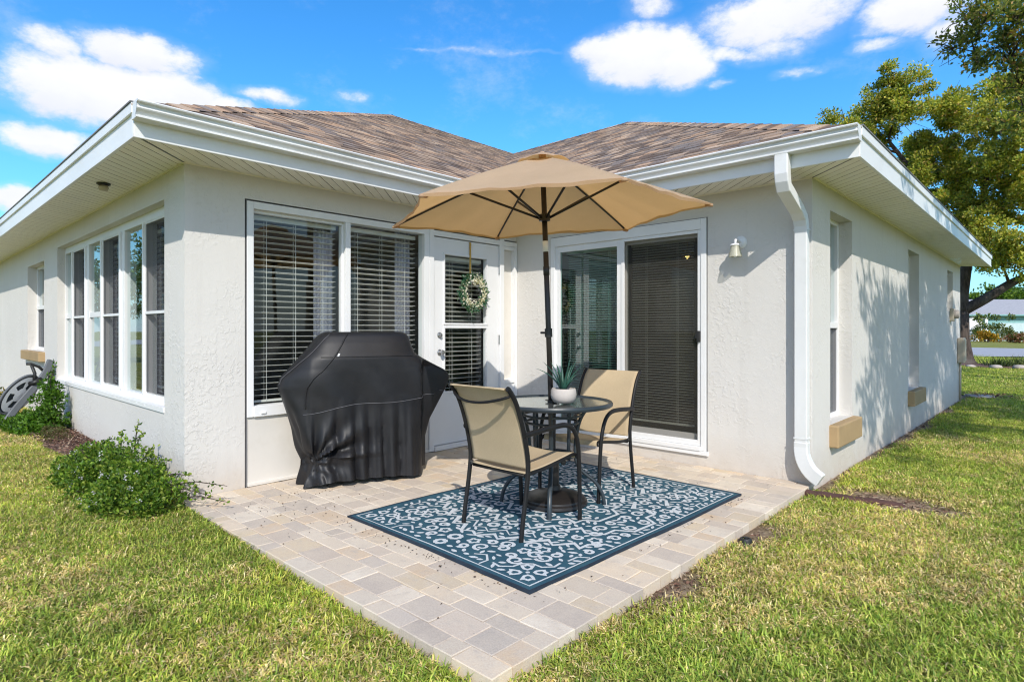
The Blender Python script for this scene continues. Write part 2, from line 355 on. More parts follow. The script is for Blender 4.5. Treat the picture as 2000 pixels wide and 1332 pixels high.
def np_mesh(name, verts, faces, colors, mat, parent=None, smooth=False):
    me = bpy.data.meshes.new(name)
    nv = len(verts); me.vertices.add(nv); me.vertices.foreach_set('co', np.asarray(verts, np.float32).ravel())
    lists = faces if isinstance(faces, list) else [faces]
    tot = sum(f.size for f in lists); nf = sum(len(f) for f in lists)
    me.loops.add(tot); me.loops.foreach_set('vertex_index', np.concatenate([f.ravel() for f in lists]).astype(np.int32))
    me.polygons.add(nf)
    sizes = np.concatenate([np.full(len(f), f.shape[1]) for f in lists])
    starts = np.concatenate([[0], np.cumsum(sizes)[:-1]]).astype(np.int32)
    me.polygons.foreach_set('loop_start', starts)
    me.update(calc_edges=True)
    if colors is not None:
        a = me.attributes.new('col', 'FLOAT_COLOR', 'POINT')
        c4 = np.ones((nv, 4), np.float32); c4[:, :3] = colors; a.data.foreach_set('color', c4.ravel())
    me.materials.append(MAT[mat])
    me.polygons.foreach_set('use_smooth', [bool(smooth)] * nf)
    o = bpy.data.objects.new(name, me); COL.objects.link(o)
    if parent: o.parent = parent
    return o

def tag(o, label=None, cat=None, group=None, kind=None):
    if label: o['label'] = label
    if cat: o['category'] = cat
    if group: o['group'] = group
    if kind: o['kind'] = kind
    return o
def thing(name, label, cat, loc=(0, 0, 0), rotz=0, group=None):
    o = bpy.data.objects.new(name, None); COL.objects.link(o); o.location = loc; o.rotation_euler = (0, 0, rotz)
    o.empty_display_size = 0.1
    return tag(o, label, cat, group)

# value noise in numpy
_tab = rng.random((256, 256))
def vnoise(x, y, s):
    x = np.asarray(x) / s + 100.37; y = np.asarray(y) / s + 71.11
    xi = np.floor(x).astype(int); yi = np.floor(y).astype(int); fx = x - xi; fy = y - yi
    fx = fx * fx * (3 - 2 * fx); fy = fy * fy * (3 - 2 * fy)
    g = lambda a, b: _tab[a % 256, b % 256]
    return (g(xi, yi) * (1 - fx) + g(xi + 1, yi) * fx) * (1 - fy) + (g(xi, yi + 1) * (1 - fx) + g(xi + 1, yi + 1) * fx) * fy
def fbm(x, y, s): return (vnoise(x, y, s) + 0.5 * vnoise(x + 9, y - 4, s / 2.1) + 0.25 * vnoise(x - 3, y + 7, s / 4.3)) / 1.75

# facade maps: (along, outward, up) -> world
mA = lambda u, n, z: (u, -LB - n, z)
mB = lambda u, n, z: (n, u, z)
mC = lambda u, n, z: (u, -n, z)
mD = lambda u, n, z: (LC + n, u, z)
# ================================================================== SETTING: ground, road, patio
def build_ground():
    xs = np.concatenate([[-400, -200, -100, -50, -25], np.arange(-14, 12.01, 0.1), [16, 25, 50, 100, 200, 400]])
    ys = np.concatenate([[-400, -100, -40, -20, -12], np.arange(-8, 16.01, 0.1), [20, 30, 45, 60, 80, 120, 200, 400, 900]])
    X, Y = np.meshgrid(xs, ys, indexing='ij'); Z = gz(X, Y) + (fbm(X, Y, 1.1) - 0.5) * 0.03 * (np.abs(X) < 13) * (Y < 16)
    Z = Z - .25 * (((X > -.35) & (X < 3.12) & (Y > -3.54) & (Y < .35)) | ((X < -.15) & (X > -12) & (Y > -3.35) & (Y < 8.8)) | ((X < 3.05) & (X > -1) & (Y > .15) & (Y < 8.8)))
    v = np.stack([X, Y, Z], -1).reshape(-1, 3); nx, ny = len(xs), len(ys)
    i = np.arange(nx - 1)[:, None] * ny + np.arange(ny - 1)[None]
    f = np.stack([i, i + ny, i + ny + 1, i + 1], -1).reshape(-1, 4)
    o = np_mesh('ground', v, f, None, 'ground', smooth=True)
    a = o.data.attributes.new('dirt', 'FLOAT', 'POINT')
    a.data.foreach_set('value', dirt(v[:, 0], v[:, 1]).astype(np.float32))
    tag(o, kind='structure')
def dirt(x, y):
    """0..1, how bare the soil is"""
    n = fbm(x, y, 0.35)
    d = np.zeros_like(x, float)
    # bare strip along the right patio edge and the right wall
    e1 = np.clip(1 - (x - LC) / (0.10 + 0.22 * vnoise(y, y, 0.9)), 0, 1) * (x > LC - 0.1) * (y < 0.1) * (y > -3.4)
    spots = np.exp(-((y + 2.35) / 0.28) ** 2) + np.exp(-((y + 1.35) / 0.22) ** 2) + 0.04
    d = np.maximum(d, np.clip(e1 * spots * 1.6 + (n - 0.5) * 0.8 * (e1 > 0), 0, 1))
    e2 = np.clip(1 - (x - LC) / (0.05 + 0.26 * vnoise(y, y + 3, .7) ** 2), 0, 1) * (x > LC - 0.1) * (y >= 0.0) * (y < 10)
    d = np.maximum(d, np.clip(e2 * 1.5 + (n - 0.5) * 0.9 * (e2 > 0), 0, 1))
    d = np.maximum(d, np.clip(1.2 - (((x - 3.75) / 0.6) ** 2 + ((y - 0.1) / 0.28) ** 2), 0, 1) * np.clip((n - 0.3) * 3, 0, 1))
    return d
build_ground()

# road beyond the lawn, running across the view
def strip(name, w0, w1, half, dz, mat, kind='structure'):
    m = MB(); c = np.array(CAM)
    n = 24; rows = []
    for k in range(n + 1):
        r = -half + 2 * half * k / n
        rows.append([(c + FW * w + RT * r) for w in (w0, w1)])
    for k in range(n):
        q = [rows[k][0], rows[k + 1][0], rows[k + 1][1], rows[k][1]]
        m.poly([(p[0], p[1], float(gz(p[0], p[1])) + dz) for p in q])
    o = m.build(name, mat); tag(o, kind=kind); return o
strip('road', 28.5, 40.5, 90, 0.03, 'road')

def build_patio():
    pal = [(0.63, 0.535, 0.42), (0.67, 0.58, 0.465), (0.56, 0.475, 0.375), (0.53, 0.455, 0.38), (0.50, 0.435, 0.37), (0.62, 0.50, 0.345), (0.48, 0.41, 0.345), (0.70, 0.615, 0.50), (0.66, 0.54, 0.40), (0.54, 0.45, 0.365), (0.60, 0.46, 0.32)]
    rnd = random.Random(5)
    V = []; F = []; Cc = []
    def paver(x0, x1, y0, y1):
        g = 0.0014; b = 0.0035; x0 += g; x1 -= g; y0 += g; y1 -= g
        z1 = rnd.uniform(-0.002, 0.0015); z0 = -0.16
        tx = rnd.uniform(-0.0015, 0.0015); ty = rnd.uniform(-0.0015, 0.0015)
        i = len(V)
        for (dx, z) in ((0, z0), (0, z1 - b), (b, z1)):
            for (x, y) in ((x0 + dx, y0 + dx), (x1 - dx, y0 + dx), (x1 - dx, y1 - dx), (x0 + dx, y1 - dx)):
                V.append((x, y, z + (tx * (1 if x > (x0 + x1) / 2 else -1) + ty * (1 if y > (y0 + y1) / 2 else -1) if z > z0 else 0)))
        for r in (0, 1):
            for k in range(4):
                F.append((i + r * 4 + k, i + r * 4 + (k + 1) % 4, i + r * 4 + 4 + (k + 1) % 4, i + r * 4 + 4 + k))
        F.append((i + 8, i + 9, i + 10, i + 11))
        c = np.array(pal[min(len(pal) - 1, int(rnd.random() * len(pal)))]) * rnd.uniform(0.90, 1.07)
        Cc.extend([c] * 12)
    y = -3.609; X1 = 3.196
    heights = [0.108, 0.162, 0.108, 0.108, 0.162, 0.108, 0.162]
    k = 0
    while y < -0.01:
        h = heights[k % len(heights)]; k += 1
        y1 = min(y + h, 0.0)
        if 0.0 - y1 < 0.08: y1 = 0.0
        x = X1
        while x > 0.001:
            w = rnd.choice([0.108, 0.162, 0.216, 0.216])
            x0 = x - w
            if x0 < 0.07: x0 = 0.0
            paver(x0, x, y, y1); x = x0
        y = y1
    # a few pavers wrap the house corner on the left
    o = np_mesh('patio', np.array(V), np.array(F), np.array(Cc), 'paver'); tag(o, kind='structure')
    m = MB(); m.box(0.01, X1 - 0.012, -3.597, -0.01, -0.15, -0.0095); tag(m.build('joint_sand', 'sand'), kind='structure')
build_patio()

# ================================================================== HOUSE
house = thing('house', 'single storey house of white stucco with brown hipped shingle roof behind the patio', 'house')

def wall_panel(name, mp, u0, u1, z0, z1, th, openings):
    m = MB()
    us = sorted({u0, u1, *[o[0] for o in openings], *[o[1] for o in openings]})
    zs = sorted({z0, z1, *[o[2] for o in openings], *[o[3] for o in openings]})
    inside = lambda u, z: any(a < u < b and c < z < d for a, b, c, d in openings)
    for ua, ub in zip(us, us[1:]):
        for za, zb in zip(zs, zs[1:]):
            if inside((ua + ub) / 2, (za + zb) / 2): continue
            m.poly([mp(ua, 0, za), mp(ub, 0, za), mp(ub, 0, zb), mp(ua, 0, zb)])
            m.poly([mp(ua, -th, za), mp(ua, -th, zb), mp(ub, -th, zb), mp(ub, -th, za)])
    for a, b, c, d in openings:
        m.poly([mp(a, 0, c), mp(a, 0, d), mp(a, -th, d), mp(a, -th, c)])
        m.poly([mp(b, 0, c), mp(b, -th, c), mp(b, -th, d), mp(b, 0, d)])
        m.poly([mp(a, 0, d), mp(b, 0, d), mp(b, -th, d), mp(a, -th, d)])
        if c > z0: m.poly([mp(a, 0, c), mp(a, -th, c), mp(b, -th, c), mp(b, 0, c)])
    return m.build(name, 'stucco', house, recalc=False)

OP_A = [(-4.42, -0.44, 0.60, 2.24), (-6.52, -5.27, 0.94, 2.15)]
OP_B = [(-3.127, -0.003, -0.05, 2.25)]
OP_C = [(0.512, 2.322, 0.13, 2.24)]
OP_D = [(0.49, 1.195, 0.42, 2.25), (3.93, 4.69, 0.45, 2.26), (7.35, 8.01, 1.55, 2.25)]
wall_panel('wall', mA, -12.2, 0, -0.3, H + 0.02, 0.2, OP_A)
wall_panel('wall', mB, -LB, 0, -0.3, H + 0.02, 0.2, OP_B)
wall_panel('wall', mC, 0, LC, -0.3, H + 0.02, 0.2, OP_C)
wall_panel('wall', mD, 0, LD, -0.3, H + 0.02, 0.2, OP_D)
m = MB()
m.poly([(LC, LD, -.3), (-12.2, LD, -.3), (-12.2, LD, H + .02), (LC, LD, H + .02)])
m.poly([(-12.2, LD, -.3), (-12.2, -LB, -.3), (-12.2, -LB, H + .02), (-12.2, LD, H + .02)])
m.build('wall', 'stucco', house, recalc=False)

# rooms behind the glass
m = MB()
zf, zc = 0.12, 2.41
m.poly([(-5.0, -LB + .21, zf), (-5.0, 4.2, zf), (-5.0, 4.2, zc), (-5.0, -LB + .21, zc)])
m.poly([(-5.0, 4.2, zf), (LC - .21, 4.2, zf), (LC - .21, 4.2, zc), (-5.0, 4.2, zc)])
m.poly([(-5.0, 0.6, zf), (-2.4, 0.6, zf), (-2.4, 0.6, zc), (-5.0, 0.6, zc)])
m.poly([(-12, LD, zc), (LC - .02, LD, zc), (LC - .02, -.02 + .2, zc), (-.2, .18, zc), (-.2, -LB + .1, zc), (-12, -LB + .1, zc)])
m.poly([(-7.5, -LB + .21, zf), (-7.5, 2, zf), (-7.5, 2, zc), (-7.5, -LB + .21, zc)])
m.poly([(-.25, 8.6, zf), (-.25, 4.3, zf), (-.25, 4.3, zc), (-.25, 8.6, zc)])
m.build('room_wall', 'room', house, recalc=False)
m = MB(); m.poly([(-12, LD - .1, zf), (-12, -LB + .1, zf), (-.12, -LB + .1, zf), (-.12, .1, zf), (LC - .1, .1, zf), (LC - .1, LD - .1, zf)])
m.build('room_floor', 'room_floor', house, recalc=False)

# ------------------------------------------------------------------ windows and doors
def frame(mp, u0, u1, z0, z1, n0, n1, w, mb, wt=None, wb=None):
    wt = wt or w; wb = wb or w
    mb.box(u0, u0 + w, n0, n1, z0, z1, mp); mb.box(u1 - w, u1, n0, n1, z0, z1, mp)
    mb.box(u0 + w, u1 - w, n0, n1, z1 - wt, z1, mp); mb.box(u0 + w, u1 - w, n0, n1, z0, z0 + wb, mp)
def pane(mp, u0, u1, z0, z1, n, mat, parent, name='pane', seg=1):
    m = MB(); m.poly([mp(u0, n, z0), mp(u1, n, z0), mp(u1, n, z1), mp(u0, n, z1)]); return m.build(name, mat, parent, recalc=False)
def blind(mp, u0, u1, z0, z1, n, parent, pitch=0.048, depth=0.045, tilt=10, cords=3, rail=0.04):
    m = MB(); ta = R(tilt); z = z0 + 0.03
    rn = random.Random(int(abs(u0 * 1000)) + int(z0 * 100))
    m.box(u0, u1, n - 0.025, n + 0.02, z1 - rail, z1 - 0.003, mp)
    m.box(u0, u1, n - depth * .4, n + depth * .4, z0, z0 + 0.018, mp)
    z = z0 + 0.018 + pitch * .8
    while z < z1 - rail - 0.008:
        t = ta + R(rn.uniform(-1.5, 1.5)); hd = depth / 2; c, s_ = math.cos(t) * hd, math.sin(t) * hd
        dz0 = rn.uniform(-.0012, .0012); dz1 = rn.uniform(-.0012, .0012); th = 0.0022
        cr = 0.0022
        def row(k, off):  # slightly crowned slat
            return [mp(u0 + .004, n - c, z - s_ + off + dz0), mp(u0 + .004, n, z + cr + off + dz0), mp(u0 + .004, n + c, z + s_ + off + dz0)] if k == 0 else \
                   [mp(u1 - .004, n - c, z - s_ + off + dz1), mp(u1 - .004, n, z + cr + off + dz1), mp(u1 - .004, n + c, z + s_ + off + dz1)]
        a = row(0, 0) + row(0, -th)[::-1]; b = row(1, 0) + row(1, -th)[::-1]
        m.ring([a, b]); z += pitch
    o = m.build('blind', 'blind', parent)
    m = MB()
    for k in range(cords):
        u = u0 + (u1 - u0) * ((k + 0.5) / cords if cords > 1 else .5)
        for dn in (-depth * .5, depth * .5): m.box(u - .0015, u + .0015, n + dn - .001, n + dn + .001, z0, z1 - rail, mp)
    if cords: m.build('blind_cord', 'blind', parent)
    return o
def curtain(mp, u0, u1, z0, z1, n, parent, amp=0.018, waves=7):
    m = MB(); N = waves * 8; top = []; bot = []
    for k in range(N + 1):
        t = k / N; u = u0 + (u1 - u0) * t; d = amp * math.sin(t * waves * 2 * math.pi) + amp * .4 * math.sin(t * waves * 4.6)
        top.append(mp(u, n + d * .6, z1)); bot.append(mp(u, n + d, z0))
    m.ring([bot, top], close=False); return m.build('curtain', 'curtain', parent, smooth=True, recalc=False)

# wall B: two-light picture window
m = MB()
m.box(-3.112, -3.062, -0.09, 0.012, 0.545, 2.235, mB); m.box(-1.365, -1.305, -0.09, 0.012, 0.545, 2.18, mB)
m.box(-3.062, -1.305, -0.09, 0.012, 2.18, 2.235, mB); m.box(-2.245, -2.195, -0.09, 0.006, 0.63, 2.18, mB)
m.box(-3.062, -1.365, -0.09, 0.02, 0.545, 0.63, mB)
m.box(-3.062, -2.245, -0.085, -0.035, 2.155, 2.18, mB); m.box(-3.062, -3.04, -0.085, -0.035, .63, 2.155, mB); m.box(-2.262, -2.245, -0.085, -0.035, .63, 2.155, mB)
m.box(-3.01, -2.97, 0.02, 0.03, 0.565, 0.583, mB)
wB = m.build('window', 'trim', house, bevel=0.003)
pane(mB, -3.06, -2.247, 0.632, 2.178, -0.06, 'glass', wB); pane(mB, -2.193, -1.367, 0.632, 2.178, -0.03, 'glass', wB)
blind(mB, -3.03, -2.27, 0.64, 2.16, -0.14, wB, cords=3); blind(mB, -2.18, -1.38, 0.64, 2.17, -0.14, wB, cords=3)
curtain(mB, -2.41, -2.22, 0.3, 2.3, -0.26, wB, waves=5); curtain(mB, -1.53, -1.34, 0.3, 2.3, -0.26, wB, waves=5)
m = MB(); m.box(-3.117, -3.112, -0.06, 0.003, 0.0, 2.242, mB); m.box(-3.112, -0.02, -0.06, 0.002, 2.236, 2.240, mB); m.build('caulk_gap', 'gap', house)
# painted panel below the window
m = MB(); m.box(-3.108, -1.305, -0.08, -0.006, 0.012, 0.543, mB); m.box(-3.108, -1.305, -0.02, 0.012, 0.004, 0.03, mB); m.build('lower_wall_panel', 'panel_paint', house, bevel=0.004)

# entry door with frame and fixed side panel
m = MB()
m.box(-1.303, -1.243, -0.1, 0.012, 0.005, 2.25, mB); m.box(-0.283, -0.222, -0.1, 0.012, 0.005, 2.25, mB)
m.box(-1.303, -0.004, -0.1, 0.0125, 2.182, 2.235, mB)
m.box(-0.046, -0.004, -0.1, 0.012, 0.005, 2.18, mB)
m.box(-0.222, -0.046, -0.1, -0.012, 0.005, 0.62, mB); m.box(-0.222, -0.046, -0.1, 0.004, 0.62, 0.66, mB); m.box(-0.222, -0.046, -0.1, 0.006, 2.14, 2.18, mB)
m.box(-1.243, -0.283, -0.1, 0.03, 0.005, 0.05, mB)
df = m.build('door_frame', 'trim', house, bevel=0.003)
m = MB(); m.box(-0.222, -0.046, -0.06, -0.045, 0.66, 2.14, mB); m.build('side_panel', 'panel_paint', df)
m = MB()
def slab(u0, u1, z0, z1, n0, n1, holes):
    us = sorted({u0, u1, *[h[0] for h in holes], *[h[1] for h in holes]}); zs = sorted({z0, z1, *[h[2] for h in holes], *[h[3] for h in holes]})
    for ua, ub in zip(us, us[1:]):
        for za, zb in zip(zs, zs[1:]):
            uc, zc_ = (ua + ub) / 2, (za + zb) / 2
            if any(a < uc < b and c < zc_ < d for a, b, c, d in holes): continue
            m.poly([mB(ua, n1, za), mB(ub, n1, za), mB(ub, n1, zb), mB(ua, n1, zb)]); m.poly([mB(ua, n0, za), mB(ub, n0, za), mB(ub, n0, zb), mB(ua, n0, zb)])
    for a, b, c, d in holes + [(u0, u1, z0, z1)]:
        for (p, q) in (((a, c), (a, d)), ((a, d), (b, d)), ((b, d), (b, c)), ((b, c), (a, c))):
            m.poly([mB(p[0], n0, p[1]), mB(q[0], n0, q[1]), mB(q[0], n1, q[1]), mB(p[0], n1, p[1])])
slab(-1.237, -0.289, 0.057, 2.172, -0.055, -0.012, [(-1.085, -0.487, 0.593, 1.246), (-1.085, -0.487, 1.30, 2.005)])
door = m.build('entry_door', 'trim', house, recalc=False)
m = MB()
for z0, z1 in ((0.593, 1.246), (1.30, 2.005)):
    frame(mB, -1.105, -0.467, z0 - 0.02, z1 + 0.02, -0.0118, -0.002, 0.02, m)
m.build('glass_trim', 'trim', door, bevel=0.003)
for z0, z1 in ((0.593, 1.246), (1.30, 2.005)):
    pane(mB, -1.085, -0.487, z0, z1, -0.03, 'glass', door, 'glass_pane')
blind(mB, -1.07, -0.50, 0.56, 1.28, -0.10, door, cords=2, tilt=14); blind(mB, -1.07, -0.50, 1.27, 2.0, -0.10, door, cords=2, tilt=14)
m = MB()  # dark reveal line round the slab
m.box(-1.243, -1.238, -0.08, -0.03, .05, 2.18, mB); m.box(-0.288, -0.283, -0.08, -0.03, .05, 2.18, mB); m.box(-1.238, -0.288, -0.08, -0.03, 2.1735, 2.181, mB)
m.build('door_gap', 'gap', df)
def knob(z, r, L):
    mm = MB(); M = Matrix.Rotation(R(90), 4, 'Y')
    mm.lathe([(0.031, 0), (0.031, 0.006), (0.022, 0.011), (0.012, 0.013), (0.012, L * .5), (r * .8, L * .6), (r, L * .8), (r * .85, L), (0.001, L + .003)], (-0.0115, -1.155, z), 20, True, True, M)
    return mm
knob(1.175, 0.02, 0.03).build('deadbolt', 'steel', door, smooth=True, auto=40); 
kb = knob(1.0, 0.027, 0.06); kb.build('knob', 'steel', door, smooth=True, auto=40)
for z in (0.35, 1.12, 1.9):
    mm = MB(); mm.tube([mB(-0.286, -0.006, z - .05), mB(-0.286, -0.006, z + .05)], 0.008, 8); mm.build('hinge', 'steel', door)

# wall C: sliding glass door
m = MB()
m.box(0.52, 0.575, -0.11, 0.015, 0.138, 2.232, mC); m.box(2.262, 2.314, -0.11, 0.015, 0.138, 2.232, mC)
m.box(0.575, 2.262, -0.11, 0.015, 2.135, 2.232, mC); m.box(0.575, 2.262, -0.11, 0.03, 0.138, 0.178, mC); m.box(0.575, 2.262, -0.1, -0.02, 0.178, 0.2, mC)
sd = m.build('sliding_door', 'trim', house, bevel=0.003)
m = MB(); frame(mC, 0.575, 1.42, 0.2, 2.135, -0.04, -0.008, 0.058, m, 0.065, 0.075); m.build('fixed_sash', 'trim', sd, bevel=0.002)
m = MB(); frame(mC, 1.385, 2.262, 0.2, 2.135, -0.09, -0.05, 0.06, m, 0.06, 0.075); m.build('sliding_sash', 'trim', sd, bevel=0.002)
m = MB(); frame(mC, 1.42, 2.262, 0.18, 2.134, -0.018, 0.004, 0.034, m, 0.03, 0.05); m.build('screen_frame', 'trim', sd, bevel=0.002)
pane(mC, 0.633, 1.362, 0.275, 2.07, -0.025, 'glass_teal', sd); pane(mC, 1.445, 2.202, 0.275, 2.075, -0.07, 'glass_dim', sd)
pane(mC, 1.454, 2.228, 0.23, 2.104, -0.008, 'door_screen', sd, 'insect_screen')
blind(mC, 0.64, 1.36, 0.26, 2.10, -0.15, sd, pitch=0.0255, depth=0.025, cords=2, tilt=12); blind(mC, 1.45, 2.12, 0.32, 2.10, -0.15, sd, pitch=0.0255, depth=0.025, cords=2, tilt=12)
m = MB(); m.box(2.232, 2.258, 0.004, 0.034, 1.12, 1.22, mC); m.box(2.215, 2.245, 0.02, 0.032, 1.15, 1.19, mC); m.build('door_handle', 'plastic_black', sd, bevel=0.004)
m = MB(); m.box(0.514, 0.52, -0.05, 0.006, 0.135, 2.238, mC); m.box(2.314, 2.321, -0.05, 0.006, 0.135, 2.238, mC); m.box(0.52, 2.314, -0.05, 0.005, 2.2325, 2.2385, mC); m.build('caulk_gap', 'gap', house)
m = MB(); m.box(0.50, 2.335, 0.0, 0.022, 0.10, 0.1365, mC); m.build('door_threshold', 'trim', house, bevel=0.004)

# wall A: three tall casement pairs under one head
m = MB()
U0, U1 = -4.42, -0.44
m.box(U0, U1, -0.18, -0.08, 2.165, 2.24, mA); m.box(U0, U1, -0.18, 0.010, 0.585, 0.625, mA)
m.box(U0, U1, -0.18, -0.075, 0.625, 0.665, mA)
units = [(-4.40, -4.06, -4.02, -3.45), (-3.22, -2.72, -2.67, -2.05), (-1.85, -1.28, -1.24, -.50)]   # glass from, to, screen from, to
m.box(U0, -4.40, -0.18, -0.08, 0.665, 2.165, mA); m.box(-.50, U1, -0.18, -0.08, 0.665, 2.165, mA)
for (g0, g1_, s0, s1), nxt in zip(units, (-3.22, -1.85, None)):
    m.box(g1_, s0, -0.18, -0.072, 0.665, 2.165, mA)
    if nxt: m.box(s1, nxt, -0.18, -0.08, 0.665, 2.165, mA); m.box((s1 + nxt) / 2 - .012, (s1 + nxt) / 2 + .012, -0.08, -0.062, 0.665, 2.165, mA)
for x in np.arange(-4.2, -.5, .22): m.box(x - .006, x + .006, 0.010, 0.013, .600, .610, mA)
wA = m.build('window', 'trim', house, bevel=0.003)
for g0, g1_, s0, s1 in units:
    pane(mA, g0, g1_, 0.665, 2.165, -0.105, 'glass_reflect', wA)
    pane(mA, s0, s1, 0.665, 2.165, -0.145, 'glass', wA)
    pane(mA, s0, s1, 0.69, 2.15, -0.092, 'screen', wA, 'insect_screen')
    mm = MB(); mm.box(s0, s1, -0.125, -0.082, 1.365, 1.39, mA); mm.build('meeting_rail', 'trim', wA, bevel=.002)
    mm = MB(); frame(mA, s0, s1, .665, 2.165, -.1, -.084, .014, mm); mm.build('screen_frame', 'trim', wA)
    blind(mA, g0 + .01, s1 - .01, 0.7, 2.15, -0.26, wA, pitch=0.05, depth=0.048, cords=4, tilt=16)
    curtain(mA, g1_ - .36, g1_ - .16, 0.68, 2.15, -0.215, wA, .01, 3)
for xa_, xb_ in ((-3.22, -2.72), (-4.40, -4.06)):
    mm = MB(); mm.box(xa_, xb_, -0.12, -0.085, 1.365, 1.42, mA); mm.build('meeting_rail', 'trim', wA, bevel=.002)
# wall A: far single hung window with tan sill
def hung(mp, u0, u1, z0, z1, mid, n, lower='screen', upper='glass_reflect'):
    m = MB(); frame(mp, u0, u1, z0, z1, n - .05, n + .012, 0.04, m); m.box(u0 + .04, u1 - .04, n - .04, n + .016, mid - .025, mid + .03, mp)
    w = m.build('window', 'trim', house, bevel=.002)
    pane(mp, u0 + .04, u1 - .04, mid + .03, z1 - .04, n - .015, upper, w); pane(mp, u0 + .04, u1 - .04, z0 + .04, mid - .025, n - .03, 'glass', w)
    pane(mp, u0 + .04, u1 - .04, z0 + .04, mid - .025, n - .002, 'screen', w, 'insect_screen')
    curtain(mp, u0 + .03, u1 - .03, z0, z1, n - .14, w, .015, 6)
    return w
w = hung(mA, -6.52, -5.27, 0.94, 2.15, 1.55, -0.12)
mm = MB(); mm.box(-6.62, -5.2, -0.02, 0.07, 0.805, 0.935, mA); mm.build('window_sill', 'sill_tan', w, bevel=.01)
# wall D windows
for (a, b, c, d), mid in zip(OP_D, (1.27, 1.3, 1.85)):
    w = hung(mD, a, b, c, d, mid, -0.125)
    if c < 1:
        mm = MB(); mm.box(a - .03, b + .06, -0.11, 0.075, c - .195, c - .004, mD); mm.build('window_sill', 'sill_tan', w, bevel=.012)

# ------------------------------------------------------------------ eaves
ZS = H
def soffit_strip(p0, p1, q0, q1, name='soffit'):
    """panelled strip between wall line p and fascia line q (both lists of two xy points)"""
    m = MB(); P0, P1, Q0, Q1 = map(np.array, (p0, p1, q0, q1))
    L = np.linalg.norm(P1 - P0); n = int(L / 0.1)
    for k in range(n):
        a, b = k / n, (k + 1) / n; g = 0.0055 / L * (1.6 if k % 3 == 0 else 1)
        f = lambda t: (P0 + (P1 - P0) * t, Q0 + (Q1 - Q0) * t)
        (pa, qa), (pb, qb) = f(a + g), f(b)
        pg, qg = f(a)
        zz = lambda p, z: (p[0], p[1], z)
        m.cur = 0; m.poly([zz(pa, ZS), zz(pb, ZS), zz(qb, ZS), zz(qa, ZS)])
        m.cur = 1; m.poly([zz(pg, ZS + .006), zz(pa, ZS + .006), zz(qa, ZS + .006), zz(qg, ZS + .006)])
    return m.build(name, ['soffit', 'groove'], house, recalc=False)
xe = LC + E; ye = -LB - E; xw = -12.6
soffit_strip((-12.2, -LB), (0, -LB), (-12.2, ye), (E - .006, ye))
soffit_strip((0, -LB), (0, 0), (E, ye + .006), (E, -E - .006))
soffit_strip((0, 0), (LC, 0), (E + .006, -E), (xe - .006, -E))
soffit_strip((LC, 0), (LC, LD), (xe, -E + .006), (xe, LD + E))
m = MB()   # dark mitre joints and wall channel
def bar(a, b, w, z0, z1):
    a = np.array(a, float); b = np.array(b, float); d = (b - a) / np.linalg.norm(b - a); nrm = np.array([-d[1], d[0]]) * w / 2
    c = [a + nrm, a - nrm, b - nrm, b + nrm]; m.hexa([(*p, z0) for p in c] + [(*p, z1) for p in c])
for pa_, pb_ in (((0, -LB), (E, ye)), ((LC, 0), (xe, -E)), ((0, 0), (E, -E))):
    m = MB(); bar(pa_, pb_, .008, ZS - .003, ZS + .004); m.build('mitre_joint', 'gap', house)
m = MB()
m.box(-12.2, .012, -.0, .012, ZS - .008, ZS + .004, mA); m.box(-LB, -.013, .0005, .012, ZS - .008, ZS + .004, mB); m.box(.013, LC, .0005, .012, ZS - .008, ZS + .004, mC); m.box(.0, LD, .0005, .012, ZS - .008, ZS + .004, mD)
m.build('soffit_channel', 'soffit', house)
# fascia boards: front runs (behind the gutters) and side runs
ft = .02; ztop = H + .185
m = MB(); m.box(E, E + ft, ye - ft, -E - ft - .001, ZS - .012, ztop); m.build('fascia', 'fascia', house, bevel=.003)
m = MB(); m.box(E, xe + ft, -E - ft, -E, ZS - .012, ztop); m.build('fascia', 'fascia', house, bevel=.003)
m = MB(); m.box(xw, E - .001, ye - ft, ye, ZS - .012, ztop - .05); m.box(xw, E + .03, ye - ft - .016, ye, ztop - .052, ztop + .012)
m.box(xw, E + .0195, ye - ft - .004, ye - ft - .0005, ZS - .014, ZS + .012)
m.build('fascia', 'fascia', house, bevel=.003)
m = MB(); m.box(xe, xe + ft, -E + .001, LD + E, ZS - .012, ztop - .05); m.box(xe, xe + ft + .016, -E - .03, LD + E, ztop - .052, ztop + .012)
m.box(xe + ft + .0005, xe + ft + .004, -E - .0195, LD + E, ZS - .014, ZS + .012)
m.build('fascia', 'fascia', house, bevel=.003)
# K-style gutters
prof = [(0.0, .0), (.076, .0), (.084, .005), (.084, .015), (.072, .021), (.080, .036), (.098, .050), (.103, .058), (.100, .066), (.096, .070), (.096, .088), (.120, .091), (.123, .098), (.118, .105), (.110, .100), (.090, .092), (.090, .072), (.066, .024), (.006, .012), (.006, .104), (0, .104)]
zg0 = H + .088
m = MB(); m.ring([[(E + ft + a, y, zg0 + b) for a, b in prof] for y in (ye - .03, -E - .15)])
m.poly([(E + ft + a, ye - .031, zg0 + b) for a, b in ((0, 0), (.084, 0), (.084, .015), (.076, .022), (.103, .058), (.100, .088), (.123, .092), (.123, .105), (0, .105))]); g1 = m.build('gutter', 'gutter', house)
m = MB(); m.ring([[(x, -E - ft - a, zg0 + b) for a, b in prof] for x in (E + .14, xe + .03)])
m.poly([(xe + .031, -E - ft - a, zg0 + b) for a, b in ((0, 0), (.084, 0), (.084, .015), (.076, .022), (.103, .058), (.100, .088), (.123, .092), (.123, .105), (0, .105))]); g2 = m.build('gutter', 'gutter', house)
